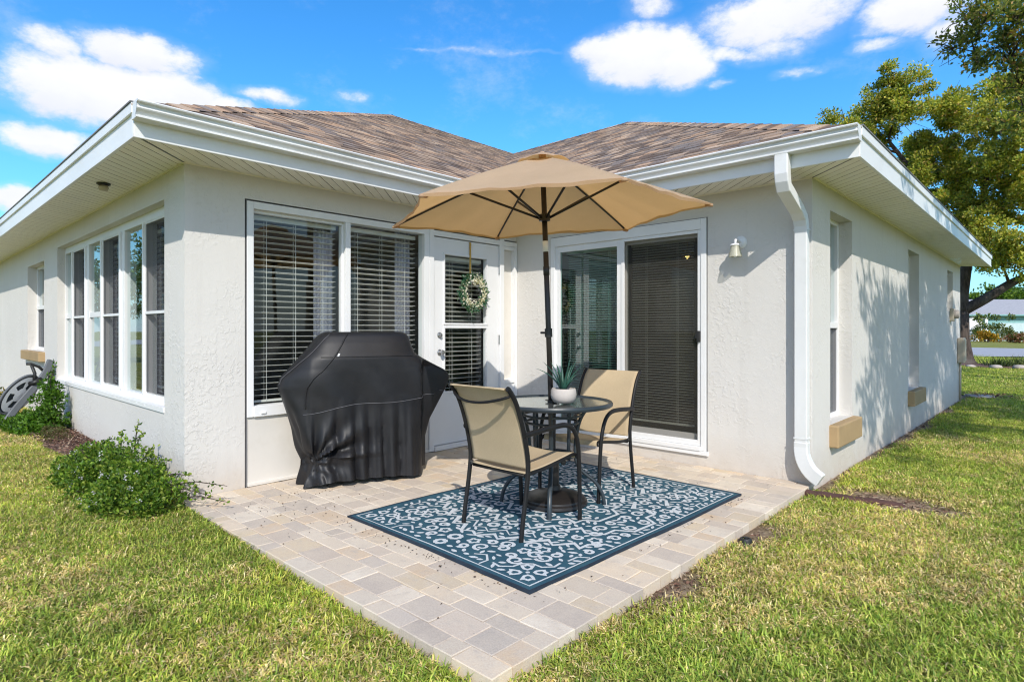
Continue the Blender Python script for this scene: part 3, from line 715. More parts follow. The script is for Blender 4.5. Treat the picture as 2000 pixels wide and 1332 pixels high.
# downspout with two elbows and a kick-out
m = MB(); yo = -E - ft - .045
pts = [(3.125, yo, zg0 + .01), (3.125, yo, zg0 - .14), (3.125, yo + .012, zg0 - .19), (3.125, yo + .035, zg0 - .235), (3.127, -.16, 2.17), (3.13, -.085, 2.115), (3.13, -.055, 2.06), (3.13, -.047, 2.0), (3.13, -.047, .33)]
m.rect_tube(pts, (1, 0, 0), .098, .074)
dsp = m.build('downspout', 'gutter', g2, bevel=.008)
m = MB()
pts = [(3.13, -.048, .34)] + [(3.13 + .20 * (1 - math.cos(a)) , -.048 - .03 * a, .30 - .24 * math.sin(a)) for a in np.linspace(0, 1.05, 9)]
e_ = pts[-1]; pts.append((e_[0] + .05, e_[1] - .01, e_[2] - .03))
m.rect_tube(pts, (0, 1, 0.0), .078, .104); m.build('downspout_elbow', 'gutter', g2, bevel=.008)
for z_ in (2.018, .36):
    m = MB(); m.box(3.077, 3.183, .006, .0865, z_, z_ + .012, mC); m.build('strap', 'gutter', g2)

# ------------------------------------------------------------------ roof: individual shingle courses
PIT = .50; ZE = H + .20
def clip_band(poly, d0, d1):
    def clip(p, val, keep):
        out = []
        for i in range(len(p)):
            a, b = p[i], p[(i + 1) % len(p)]; ia, ib = keep(a[1], val), keep(b[1], val)
            if ia: out.append(a)
            if ia != ib:
                t = (val - a[1]) / (b[1] - a[1]); out.append((a[0] + (b[0] - a[0]) * t, val))
        return out
    p = clip(poly, d0, lambda y, v: y >= v - 1e-9)
    return clip(p, d1, lambda y, v: y <= v + 1e-9) if p else p
def slope(polys, org, adir, ddir):
    """polys in (a along eave, d inward) plan coordinates"""
    m = MB(); org = np.array(org, float); adir = np.array(adir, float); ddir = np.array(ddir, float)
    step = .14 / math.sqrt(1 + PIT ** 2); sl = math.sqrt(1 + PIT ** 2); rr = random.Random(3)
    def P(a, d, lift): q = org + adir * a + ddir * d; return (q[0], q[1], ZE + PIT * d + lift)
    for poly in polys:
        dmin = min(p[1] for p in poly); dmax = max(p[1] for p in poly); k = math.floor(dmin / step)
        while k * step < dmax - 1e-6:
            d0, d1 = max(k * step, dmin), min((k + 1) * step, dmax)
            pl = clip_band(poly, d0, d1)
            if len(pl) >= 3:
                lift = lambda d: .007 * (1 - (d - k * step) / step)
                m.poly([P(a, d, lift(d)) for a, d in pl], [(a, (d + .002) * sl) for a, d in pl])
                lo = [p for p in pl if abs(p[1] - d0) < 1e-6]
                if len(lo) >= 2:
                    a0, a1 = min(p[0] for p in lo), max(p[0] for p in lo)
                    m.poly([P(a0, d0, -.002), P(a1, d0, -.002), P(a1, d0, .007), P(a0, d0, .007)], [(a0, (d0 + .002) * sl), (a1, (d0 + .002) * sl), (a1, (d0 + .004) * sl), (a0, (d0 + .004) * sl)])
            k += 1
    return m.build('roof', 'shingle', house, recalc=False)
S1, S2 = 6.7, 4.92
ov = .035   # shingle overhang past the fascia
# left wing: slope over the window wall (a = y, d = -x)
slope([[(ye - ov, -ov), (-E, -ov), (-E, 0), (-E + S2, S2), (ye + S2, S2), (ye, 0)],
       [(ye + S2, S2), (11.5, S2), (11.5, S1), (ye + S1, S1)]], (E, 0), (0, 1), (-1, 0))
slope([[(E + ov, -ov), (E, 0), (E - S1, S1), (E - 2 * S1, 0), (E - 2 * S1, -ov)]], (0, ye), (1, 0), (0, 1))
slope([[(ye, 0), (ye + S1, S1), (11.5, S1), (11.5, 0)]], (E - 2 * S1, 0), (0, 1), (1, 0))
# right wing
slope([[(E, -ov), (xe + ov, -ov), (xe, 0), (xe - S2, S2), (E - S2, S2), (E, 0)]], (0, -E), (1, 0), (0, 1))
slope([[(-E - ov, -ov), (-E, 0), (-E + S2, S2), (-E + 2 * S2, 0), (-E + 2 * S2, -ov)]], (xe, 0), (0, 1), (-1, 0))
slope([[(xe, 0), (xe - S2, S2), (-7, S2), (-7, 0)]], (0, -E + 2 * S2), (1, 0), (0, -1))
# hip and ridge caps: overlapping folded tabs
def caps(p0, p1, na, nb):
    """p0 low end, p1 high end, na/nb: directions down each side"""
    m = MB(); p0 = Vector(p0); p1 = Vector(p1); d = (p1 - p0); L = d.length; d.normalize(); na = Vector(na).normalized(); nb = Vector(nb).normalized()
    n = int(L / .19); rr = random.Random(9)
    for k in range(n):
        a = p0 + d * (L * k / n); b = p0 + d * (L * (k + 1.15) / n)
        w = .13; up = Vector((0, 0, 1))
        A, B = a + up * .019, b + up * .010
        u0 = rr.random() * 40
        for nn in (na, nb):
            q = [A, A + nn * w - up * .004, B + nn * w - up * .006, B]
            m.poly(q, [(u0, 1.0 + k * .14 + .05), (u0 + .05, 1.0 + k * .14 + .05), (u0 + .05, 1.07 + k * .14), (u0, 1.07 + k * .14)])
            m.poly([A, A + nn * w - up * .004, A + nn * w - up * .014, A - up * .012], [(u0, 1.02)] * 4)
    return m.build('ridge_cap', 'shingle', house, recalc=False)
cr = lambda s, x, y, sx, sy: (x + sx * s, y + sy * s, ZE + PIT * s)
sA = (1, 0, -PIT); sB = (0, -1, -PIT); sBk = (0, 1, -PIT); sW = (-1, 0, -PIT)
def hipn(v, along):  # direction down the slope, perpendicular to the hip line
    v = Vector(v); a = Vector(along).normalized(); return v - a * v.dot(a)
h1 = Vector((-1, 1, PIT))
caps(cr(.12, E, ye, -1, 1), cr(S1, E, ye, -1, 1), hipn(sA, h1), hipn(sB, h1))
caps(cr(.12, xe, -E, -1, 1), cr(S2, xe, -E, -1, 1), hipn(sA, h1), hipn(sB, h1))
h2 = Vector((1, 1, PIT)); caps(cr(0, E - 2 * S1, ye, 1, 1), cr(S1, E - 2 * S1, ye, 1, 1), hipn(sW, h2), hipn(sB, h2))
caps((E - S1, ye + S1, ZE + PIT * S1), (E - S1, 11.5, ZE + PIT * S1), sA, sW)
caps((xe - S2, -E + S2, ZE + PIT * S2), (E - S2, -E + S2, ZE + PIT * S2), sB, sBk)
m = MB(); m.poly([(E - 2 * S1, 11.5, H), (E, 11.5, H), (E - S1, 11.5, ZE + PIT * S1)]); m.build('gable_wall', 'stucco', house, recalc=False)
# dark drip edge under the side shingles
m = MB(); m.box(xw, E + .03, ye - ov - .008, ye - .01, ztop + .013, ztop + .022); m.build('drip_edge', 'gap', house)
m = MB(); m.box(xe + .01, xe + ov + .008, -E - .03, LD + E, ztop + .013, ztop + .022); m.build('drip_edge', 'gap', house)

# ------------------------------------------------------------------ things fixed to the house
t = thing('wall_lamp', 'small white wall lamp with frosted bell glass right of the sliding door', 'wall lamp', (2.60, 0, 1.86))
m = MB(); m.lathe([(.001, .026), (.035, .024), (.05, .012), (.056, .001)][::-1], (.02, -.0, .12), 24, True, True, Matrix.Rotation(R(90), 4, 'X')); m.build('backplate', 'trim', t, smooth=True, auto=40)
m = MB(); m.tube([(.02, -.02, .12), (.02, -.07, .135), (.02, -.11, .13), (.02, -.115, .10)], .011, 8); m.build('arm', 'trim', t, smooth=True)
m = MB(); m.lathe([(.02, .10), (.042, .095), (.044, .083), (.038, .080)], (.02, -.115, 0), 20); m.build('cap', 'trim', t, smooth=True, auto=40)
m = MB(); m.lathe([(.034, .084), (.042, .05), (.052, .0), (.055, -.012)], (.02, -.115, 0), 20, False, False); m.build('lamp_shade', 'shade', t, smooth=True)
m = MB(); m.lathe([(.001, -.02), (.014, -.01), (.02, .01), (.014, .04), (.012, .08)], (.02, -.115, 0), 14); m.build('bulb', 'sticker', t, smooth=True)

t = thing('soffit_light', 'small dark round fitting under the left eave', 'soffit light', (-1.15, -3.80, H))
m = MB(); m.lathe([(.05, -.001), (.05, -.012), (.035, -.02), (.03, -.02)], (0, 0, 0), 20); m.build('base', 'plastic_black', t, smooth=True, auto=40)
m = MB(); m.lathe([(.001, -.06), (.03, -.055), (.038, -.035), (.03, -.015)], (0, 0, -.004), 16); m.build('dome', 'meter', t, smooth=True)

t = thing('electric_meter', 'round tan meter box high on the far end of the right wall', 'meter', (LC, 7.7, 1.38))
m = MB(); m.box(.002, .06, -.1, .1, 0, .22); m.build('box', 'meter', t, bevel=.01)
m = MB(); m.lathe([(.075, 0), (.075, .05), (.06, .07), (.001, .075)], (.058, 0, .12), 20, True, True, Matrix.Rotation(R(90), 4, 'Y')); m.build('dial_cover', 'stone', t, smooth=True, auto=40)
t = thing('utility_box', 'tall tan metal utility box low on the far corner of the right wall', 'utility box', (LC, 8.72, .62))
m = MB(); m.box(.002, .10, -.14, .14, 0, .46); m.build('box', 'meter', t, bevel=.012)
m = MB(); m.box(.1, .112, -.13, .13, .03, .43); m.build('cover', 'meter', t, bevel=.006)
m = MB(); m.tube([(.03, .0, 0), (.03, 0, -.7)], .02, 8); m.build('conduit', 'meter', t, smooth=True)

t = thing('pendant_lamp', 'brass ceiling lamp glowing inside behind the sliding glass door', 'ceiling lamp', (1.5, 1.25, 2.07))
m = MB(); m.tube([(0, 0, .06), (0, 0, .34)], .007, 8); m.build('stem', 'brass', t, smooth=True)
m = MB(); m.lathe([(.02, .08), (.05, .07), (.075, .03), (.07, 0), (.05, -.005)], (0, 0, 0), 20, True, False); m.build('lamp_shade', 'brass', t, smooth=True)
m = MB(); m.lathe([(.001, -.03), (.022, -.015), (.026, .01), (.012, .035)], (0, 0, 0), 14); m.build('bulb', 'bulb', t, smooth=True)

# wreath on its hanger
t = thing('wreath', 'round wreath of green leaves and cream flowers hanging on the white glazed door', 'wreath', (0.0, -.735, 1.625))
V = []; Cc = []; rw = np.random.default_rng(4)
def leaves(centers, dirs, ln, wd, cols, r):
    n = len(centers); d = dirs / np.linalg.norm(dirs, axis=1, keepdims=True)
    ref = r.normal(size=(n, 3)); s = np.cross(d, ref); s /= np.linalg.norm(s, axis=1, keepdims=True)
    nn = np.cross(s, d); ln = np.broadcast_to(ln, (n,))[:, None]; wd = np.broadcast_to(wd, (n,))[:, None]
    a = centers; b = centers + d * ln * .45 + s * wd * .5 + nn * wd * .18; c = centers + d * ln; e = centers + d * ln * .45 - s * wd * .5 + nn * wd * .18
    v = np.stack([a, b, c, e], 1).reshape(-1, 3); f = np.arange(4 * n).reshape(n, 4)
    return v, f, np.repeat(cols, 4, axis=0)
n = 900; th = rw.uniform(0, 2 * np.pi, n); rr = .160 + rw.normal(0, .024, n)
cen = np.stack([.03 + np.abs(rw.normal(0, .018, n)), rr * np.cos(th), rr * np.sin(th)], 1)
dr = np.stack([np.abs(rw.normal(.3, .3, n)), np.cos(th + 1.1) + rw.normal(0, .5, n), np.sin(th + 1.1) + rw.normal(0, .5, n)], 1)
cols = np.array([(.035, .13, .075), (.06, .17, .10), (.10, .20, .10), (.16, .26, .15)])[rw.integers(0, 4, n)]
v, f, c = leaves(cen, dr, rw.uniform(.03, .055, n), rw.uniform(.013, .022, n), cols, rw); np_mesh('leaves', v, f, c, 'leaf', t)
n = 340; th = np.concatenate([rw.normal(.9, .45, 110), rw.normal(-.6, .5, 70), rw.normal(4.0, .4, 70), rw.uniform(0, 6.283, 90)]); rr = .145 + rw.normal(0, .022, n)
cen = np.stack([.055 + np.abs(rw.normal(0, .01, n)), rr * np.cos(th), rr * np.sin(th)], 1)
dr = rw.normal(0, 1, (n, 3)); dr[:, 0] = np.abs(dr[:, 0]) * .6
v, f, c = leaves(cen, dr, .028, .024, np.tile([(.80, .77, .68)], (n, 1)), rw); np_mesh('flowers', v, f, c, 'leaf', t)
m = MB(); m.tube([(.035, .155 * math.cos(a), .155 * math.sin(a)) for a in np.linspace(0, 2 * math.pi, 33)], .012, 6); m.build('twig_ring', 'bark', t)
m = MB(); m.box(-.004, .0, -.012, .012, .16, .535); m.box(-.05, .002, -.012, .012, .535, .538); m.box(.0, .03, -.012, .012, .15, .16); m.build('hanger', 'brass', t)
# ================================================================== PATIO FURNITURE
ZR = 0.009     # top of the rug
def build_rug():
    A_, B_ = 0.815, 1.155
    m = MB(); m.cur = 0
    gx = np.linspace(-A_ + .012, A_ - .012, 25); gy = np.linspace(-B_ + .012, B_ - .012, 41)
    for xa, xb in zip(gx, gx[1:]):
        for ya, yb in zip(gy, gy[1:]): m.poly([(xa, ya, ZR), (xb, ya, ZR), (xb, yb, ZR), (xa, yb, ZR)])
    m.cur = 2
    def edge_run(a, b, nrm):
        K = 40; rings = []
        for i in range(K + 1):
            px, py = a[0] + (b[0] - a[0]) * i / K, a[1] + (b[1] - a[1]) * i / K
            rings.append([(px, py, .001), (px + nrm[0] * .0135, py + nrm[1] * .0135, .001), (px + nrm[0] * .0135, py + nrm[1] * .0135, ZR + .0012), (px, py, ZR + .0015)])
        m.ring(rings)
    edge_run((-A_, -B_), (A_, -B_), (0, 1)); edge_run((-A_, B_), (A_, B_), (0, -1)); edge_run((-A_, -B_ + .0137), (-A_, B_ - .0137), (1, 0)); edge_run((A_, -B_ + .0137), (A_, B_ - .0137), (-1, 0))
    m.cur = 1; cnt = [0]
    def ribbon(pts, w, closed=False):
        P = [np.array(p, float) for p in pts]; n = len(P)
        L, Rr = [], []
        for i in range(n):
            a = P[i - 1] if (i > 0 or closed) else P[i]; b = P[(i + 1) % n] if (i < n - 1 or closed) else P[i]
            d = b - a; d /= (np.linalg.norm(d) + 1e-9); nn = np.array([-d[1], d[0]])
            k = 1.0
            if 0 < i < n - 1 or closed:
                d1 = (P[i] - P[i - 1]); d1 /= (np.linalg.norm(d1) + 1e-9); k = 1 / max(.5, abs(d1 @ d))
            ww = w if not callable(w) else w(i / (n - 1))
            L.append(P[i] + nn * ww / 2 * k); Rr.append(P[i] - nn * ww / 2 * k)
        return [(L[i], L[(i + 1) % n], Rr[(i + 1) % n], Rr[i]) for i in range(n if closed else n - 1)]
    quads = []   # list of lists of polygons in the quarter
    lines = []
    def line(pts, w=.021): quads.append(ribbon(pts, w)); lines.append(pts)
    def blob(c, l, w, ang):
        c = np.array(c); u = np.array([math.cos(ang), math.sin(ang)]); v = np.array([-u[1], u[0]])
        pr = [(-.5, 0), (-.3, .34), (0, .5), (.28, .36), (.5, 0), (.28, -.36), (0, -.5), (-.3, -.34)]
        quads.append([tuple(c + u * a * l + v * b * w for a, b in pr)])
    def scroll(c, r, ang, sgn=1, turns=1.2, w=.019):
        pts = []
        for k in range(15):
            t = k / 14; a = ang + sgn * t * turns * 2 * math.pi; q = r * (1 - .68 * t)
            pts.append((c[0] + q * math.cos(a), c[1] + q * math.sin(a)))
        quads.append(ribbon(pts, lambda t: w * (1.15 - .35 * t)))
    def flower(c, r, ang=0, k=5):
        pts = [(c[0] + r * (1 + .22 * math.cos(k * a)) * math.cos(a + ang), c[1] + r * (1 + .22 * math.cos(k * a)) * math.sin(a + ang)) for a in np.linspace(0, 2 * math.pi, 25)[:-1]]
        quads.append(ribbon(pts, .016, True))
    def tulip(c, r, ang):
        u = np.array([math.cos(ang), math.sin(ang)]); v = np.array([-u[1], u[0]]); c = np.array(c)
        out = [(1.0, 0), (.62, .42), (.72, .8), (.1, .72), (-.5, .5), (-.8, 0), (-.5, -.5), (.1, -.72), (.72, -.8), (.62, -.42)]
        quads.append(ribbon([c + u * a * r + v * b * r for a, b in out], .017, True))
    line([(.77, .0), (.77, 1.11), (0, 1.11)], .010)
    line([(.755, .40), (.70, .40), (.63, .47), (.63, .55), (.56, .51), (.49, .62), (.42, .575), (.345, .70), (.275, .655), (.20, .78), (.13, .735), (.065, .83), (0, .79)])
    line([(.34, .60), (.275, .555), (.2, .68), (.13, .635), (.065, .73), (0, .69)], .011)
    line([(.70, 0), (.70, .11), (.60, .17), (.60, .27), (.50, .33), (.43, .28), (.355, .42), (.28, .37), (.205, .50), (.13, .45), (.065, .54), (0, .50)])
    line([(.43, 0), (.43, .10), (.34, .16), (.34, .23), (.25, .20), (.17, .32), (.09, .275), (0, .34)])
    line([(.755, .62), (.70, .66), (.70, .74)], .012)
    line([(.40, 1.10), (.40, 1.04), (.34, .99), (.28, 1.03)], .012)
    # corner posy
    c = (.655, 1.00); d45 = math.pi / 4
    for ang in (d45, d45 + math.pi / 2, d45 - math.pi / 2, d45 + math.pi):
        tulip((c[0] + .062 * math.cos(ang), c[1] + .062 * math.sin(ang)), .034, ang)
    blob(c, .025, .025, 0)
    quads.append(ribbon([(.44, 1.04), (.50, 1.05), (.55, 1.0), (.555, .945), (.60, .90), (.66, .90), (.70, .85), (.69, .79)], .014))
    for (x, y, r, a, s) in ((.50, .93, .05, 0, 1), (.585, .80, .05, 2.2, -1), (.43, .90, .035, 1.0, -1), (.60, .72, .035, 4, 1), (.70, .56, .032, 3, 1), (.23, .93, .05, 1, 1), (.14, .99, .035, 2, -1), (.33, .86, .04, 3.4, 1), (.68, .28, .04, 2.0, 1), (.69, .2, .03, .5, -1), (.52, .20, .05, 1.2, 1), (.51, .08, .035, 4.0, -1), (.42, .45, .045, .6, 1), (.52, .42, .04, 3.9, -1), (.31, .08, .05, .2, 1), (.21, .10, .045, 2.4, -1), (.10, .12, .05, 1.6, 1), (.10, .60, .032, 2.5, 1), (.21, .42, .03, 5, -1), (.06, .42, .03, 1, 1)): scroll((x, y), r, a, s)
    for (x, y, r) in ((.13, .90, .03), (.50, .71, .034), (.62, .39, .034), (.27, .30, .0), (0.0, .17, .06), (.22, .58, .0), (.44, .80, .03), (.0, .93, .035), (.0, 1.04, .03), (.0, .62, .03)):
        if r: flower((x, y), r)
    sites = []
    for (x, y, r, a, s_) in ((.12, .22, .055, .8, 1), (.30, .27, .045, 3.6, -1), (.36, .50, .055, .4, 1), (.25, .55, .04, 3.8, -1), (.55, .30, .04, 5.0, 1), (.42, .70, .05, 2.0, 1), (.52, .80, .045, 5.1, -1), (.30, .80, .045, .2, -1), (.22, .84, .035, 3.0, 1), (.66, .44, .035, 1.2, -1), (.64, .07, .045, 2.6, -1)): scroll((x, y), r, a, s_)
    rr = random.Random(21)
    def dist_line(p):
        best = 9
        for pl in lines:
            for a, b in zip(pl, pl[1:]):
                a = np.array(a); b = np.array(b); d = b - a; t = np.clip(((p - a) @ d) / (d @ d + 1e-9), 0, 1); best = min(best, np.linalg.norm(p - a - d * t))
        return best
    allpts = [np.mean([np.array(v) for q in g for v in q], axis=0) for g in quads if len(g) != 2]
    verts = [np.array(v) for g in quads for q in g for v in q]
    VV = np.array(verts)
    tries = 0
    while tries < 9000:
        tries += 1
        p = np.array([rr.uniform(.02, .74), rr.uniform(.02, 1.08)])
        if dist_line(p) < .026: continue
        if np.min(np.linalg.norm(VV - p, axis=1)) < .029: continue
        if sites and min(np.linalg.norm(np.array(s_) - p) for s_ in sites) < .046: continue
        sites.append(tuple(p)); blob(p, rr.uniform(.040, .064), rr.uniform(.020, .029), rr.choice([.5, 1.0, 2.1, 2.6, -.6, 0]) + rr.uniform(-.3, .3))
    for gi, g in enumerate(quads):
        for sx in (1, -1):
            for sy in (1, -1):
                z = ZR + .0009 + (gi % 9) * .00006 + (.0004 if sx < 0 else 0) * (1 if gi % 2 else .6) + (.00023 if sy < 0 else 0)
                for q in g: m.poly([(p[0] * sx, p[1] * sy, z) for p in q])
    m.v = [(x + .007 * math.sin(2.3 * y + .8) + .003 * math.sin(6 * y), y + .006 * math.sin(3.1 * x + 2) , z + (.0025 * (math.sin(5 * y + 2 * x) + 1) if z > .005 else 0)) for x, y, z in m.v]
    o = m.build('rug', ['rug', 'rug_ivory', 'rug_edge'], None, recalc=False)
    o.location = (2.07, -1.835, 0.0); o.rotation_euler = (0, 0, R(-1.3))
    tag(o, 'navy blue outdoor rug with ivory scroll and zigzag pattern under the table', 'rug')
build_rug()

# ------------------------------------------------------------------ sling chairs
def smooth_path(pts, n=6):
    P = [Vector(p) for p in pts]; out = []
    for i in range(len(P) - 1):
        p0, p1, p2, p3 = P[max(i - 1, 0)], P[i], P[i + 1], P[min(i + 2, len(P) - 1)]
        for k in range(n):
            t = k / n
            out.append(0.5 * ((2 * p1) + (p2 - p0) * t + (2 * p0 - 5 * p1 + 4 * p2 - p3) * t * t + (3 * p1 - p0 - 3 * p2 + p3) * t ** 3))
    out.append(P[-1]); return out
def make_chair(label):
    t = thing('patio_chair', label, 'chair', group='beige sling patio chairs')
    post = [(-.275, 0), (-.262, .10), (-.235, .25), (-.215, .40), (-.222, .50), (-.262, .66), (-.318, .80), (-.372, .875), (-.392, .888)]
    for s in (-1, 1):
        m = MB(); m.tube(smooth_path([(s * .245, y, z) for y, z in post]), .0125, 10, 1.25); m.build('back_post', 'black', t, smooth=True, auto=50)
        m = MB(); m.tube(smooth_path([(s * .252, .278, 0), (s * .255, .272, .18), (s * .258, .262, .36), (s * .262, .245, .49), (s * .265, .20, .585), (s * .267, .12, .628), (s * .267, .0, .632), (s * .264, -.14, .622), (s * .255, -.255, .612)]), .0125, 10, 1.3)
        m.build('arm_leg', 'black', t, smooth=True, auto=50)
        m = MB(); m.tube(smooth_path([(s * .232, -.225, .372), (s * .232, -.05, .385), (s * .232, .15, .413), (s * .232, .245, .425), (s * .245, .262, .40)]), .011, 8); m.build('seat_rail', 'black', t, smooth=True)
        m = MB(); m.tube([(s * .245, -.218, .385), (s * .232, -.205, .376)], .014, 8); m.build('bracket', 'black', t)
    for y_, z_ in ((-.2, .362), (.2, .40)):
        m = MB(); m.tube([(-.232, y_, z_), (.232, y_, z_)], .0095, 8); m.build('crossbar', 'black', t, smooth=True)
    m = MB(); m.tube(smooth_path([(-.242, -.352, .847), (-.2, -.385, .828), (-.1, -.415, .805), (0, -.424, .798), (.1, -.415, .805), (.2, -.385, .828), (.242, -.352, .847)]), .0085, 8); m.build('back_stretcher', 'black', t, smooth=True)
    # slings
    def sling(name, prof, hw, sag):
        m = MB(); N = 16; rings = []
        for y, z, k in prof:
            rings.append([(hw * (2 * j / N - 1), y - sag[0] * k * (1 - (2 * j / N - 1) ** 2), z - sag[1] * k * (1 - (2 * j / N - 1) ** 2)) for j in range(N + 1)])
        m.ring(rings, close=False)
        o = m.build(name, 'sling', t, smooth=True); sm = o.modifiers.new('thickness', 'SOLIDIFY'); sm.thickness = .004; return o
    P = smooth_path([(0, y, z) for y, z in [(-.208, .405), (-.222, .50), (-.262, .66), (-.318, .80), (-.372, .875), (-.398, .892), (-.408, .882)]], 5)
    sling('backrest', [(p.y + .004, p.z, math.sin(math.pi * min(1, i / (len(P) - 1)))) for i, p in enumerate(P)], .231, (.018, 0))
    P = smooth_path([(0, y, z) for y, z in [(-.212, .375), (-.2, .388), (-.05, .398), (.15, .425), (.235, .438), (.258, .425), (.262, .398)]], 5)
    sling('seat', [(p.y, p.z, math.sin(math.pi * min(1, i / (len(P) - 1)))) for i, p in enumerate(P)], .226, (0, .02))
    return t
def children(o): return [c for c in bpy.data.objects if c.parent == o]
def copy_tree(o, parent=None):
    c = o.copy(); COL.objects.link(c); c.parent = parent
    for ch in children(o): copy_tree(ch, c)
    return c
ch1 = make_chair('beige sling patio chair with its back to the viewer, beside the covered grill')
ch1.location = (2.138, -2.282, ZR)
ch2 = copy_tree(ch1); ch2['label'] = 'beige sling patio chair facing the viewer in front of the sliding glass door'
ch2.location = (2.00, -1.375, ZR); ch2.rotation_euler = (0, 0, R(180 + 5))

# ------------------------------------------------------------------ table
TX, TY = 2.03, -1.84
t = thing('bistro_table', 'small round glass topped patio table with dark metal legs on the rug', 'table', (TX, TY, ZR), R(-4))
m = MB(); m.lathe([(.032, .708), (.392, .708), (.392, .713), (.032, .713)], n=64); m.build('glass_top', 'table_glass', t, smooth=True, auto=30)
m = MB(); m.lathe([(.390, .694), (.412, .690), (.420, .698), (.421, .712), (.414, .722), (.398, .722), (.390, .716)], n=72, cap0=False, cap1=False)
i0 = len(m.v) - 7 * 72
for j in range(72): m.f.append((i0 + 6 * 72 + j, i0 + 6 * 72 + (j + 1) % 72, i0 + (j + 1) % 72, i0 + j)); m.mi.append(0)
m.build('rim', 'slate', t, smooth=True, auto=45)
for k in range(4):
    a = R(40 + 90 * k); ca, sa = math.cos(a), math.sin(a)
    m = MB(); m.tube(smooth_path([(ca * r, sa * r, z) for r, z in ((.30, .698), (.235, .66), (.19, .58), (.165, .46), (.16, .36), (.175, .28), (.225, .22), (.295, .165), (.345, .085), (.362, 0.0))]), .013, 10, 1.25)
    m.build('leg', 'slate', t, smooth=True, auto=50)
for k in range(4):
    a = R(85 + 90 * k); ca, sa = math.cos(a), math.sin(a)
    m = MB(); m.tube([(ca * .17, sa * .17, .70), (ca * .16, sa * .16, .345)], .010, 8); m.build('spindle', 'slate', t, smooth=True)
for z, r, q in ((.575, .182, .009), (.625, .20, .008), (.345, .156, .010)):
    m = MB(); m.tube([(r * math.cos(a), r * math.sin(a), z) for a in np.linspace(0, 2 * math.pi, 41)], q, 8); m.build('ring', 'slate', t, smooth=True)
m = MB(); m.lathe([(.024, .66), (.034, .66), (.034, .724), (.05, .724), (.05, .728), (.024, .728)], n=24); m.build('grommet', 'plastic_black', t, smooth=True, auto=30)
m = MB()
for k in range(4):
    a = R(40 + 90 * k); m.tube([(.03 * math.cos(a), .03 * math.sin(a), .688), (.405 * math.cos(a), .405 * math.sin(a), .69)], .011, 8)
m.build('support_bar', 'slate', t, smooth=True)

# ------------------------------------------------------------------ umbrella
ub = Vector((2.035, -1.822, ZR)); un = Vector((-.0125, -.040, 1)).normalized()
t = thing('umbrella_base', 'heavy round dark umbrella base standing under the table', 'umbrella base', ub)
m = MB(); m.lathe([(.225, .0), (.232, .012), (.228, .03), (.215, .038), (.212, .05), (.19, .062), (.13, .078), (.06, .09), (.045, .10), (.04, .13), (.032, .13)], n=56); m.build('base', 'pole', t, smooth=True, auto=35)
m = MB(); m.lathe([(.032, .1), (.032, .34), (.026, .345), (.022, .345)], n=20); m.build('socket', 'pole', t, smooth=True, auto=35)
m = MB(); m.tube([(.03, 0, .3), (.075, 0, .3)], .008, 8); m.lathe([(.001, .07), (.02, .072), (.022, .084), (.001, .088)], (0, 0, .3), 12, M=Matrix.Rotation(R(90), 4, 'Y')); m.build('lock_knob', 'plastic_black', t, smooth=True, auto=40)

t = thing('patio_umbrella', 'open tan fabric patio umbrella with dark pole above the table', 'umbrella', ub)
LT = 2.43
up_ = un; ax1 = Vector((0, 1, 0)).cross(up_).normalized(); ax2 = up_.cross(ax1)
Pp = lambda r, a, h: up_ * h + ax1 * (r * math.cos(a)) + ax2 * (r * math.sin(a))
m = MB(); m.tube([up_ * .06, up_ * 2.40], .019, 14); m.build('pole', 'pole', t, smooth=True)
m = MB(); m.tube([up_ * 1.60, up_ * 1.605, up_ * 1.66, up_ * 1.665], [.019, .0225, .0225, .019], 14); m.build('collar', 'pole', t, smooth=True, auto=40)
m = MB(); q = up_ * 1.765; m.tube([q, q + up_ * .075], .0203, 14); m.build('sticker', 'sticker', t, smooth=True)
m = MB(); q = up_ * 1.20; m.tube([q - up_ * .03, q + up_ * .03], .027, 14); m.tube([q + Vector((-.02, -.01, 0)), q + Vector((-.055, -.02, 0))], .008, 8); m.build('crank', 'plastic_black', t, smooth=True, auto=40)
RU, ZT, ZA = 1.125, 2.018, 2.43; PH = 3.6976
rib_h = lambda f: ZA - (ZA - ZT) * (.88 * f + .12 * f * f)
m = MB()
for h, r in ((2.0, .045), (2.03, .05), (2.05, .03)): pass
m.tube([up_ * 1.975, up_ * 1.98, up_ * 2.025, up_ * 2.03], [.02, .04, .04, .02], 18); m.tube([up_ * 2.345, up_ * 2.35, up_ * 2.385, up_ * 2.39], [.02, .042, .042, .02], 18); m.build('hub', 'pole', t, smooth=True, auto=40)
for k in range(6):
    a = PH + k * math.pi / 3
    m = MB(); m.tube([Pp(RU * f, a, rib_h(f) - .022 + .010 * f) for f in np.linspace(.03, .955, 9)], .0075, 8); rb = m.build('rib', 'pole', t, smooth=True)
    m = MB(); m.tube([Pp(.035, a, 2.0), Pp(RU * .47, a, rib_h(.47) - .034)], .0085, 8); m.build('strut', 'pole', rb, smooth=True)
    m = MB(); m.tube([Pp(RU * .955, a, ZT - .006), Pp(RU * .998, a, ZT - .010)], .010, 8, 1.6); m.build('rib_tip', 'canopy', rb, smooth=True)
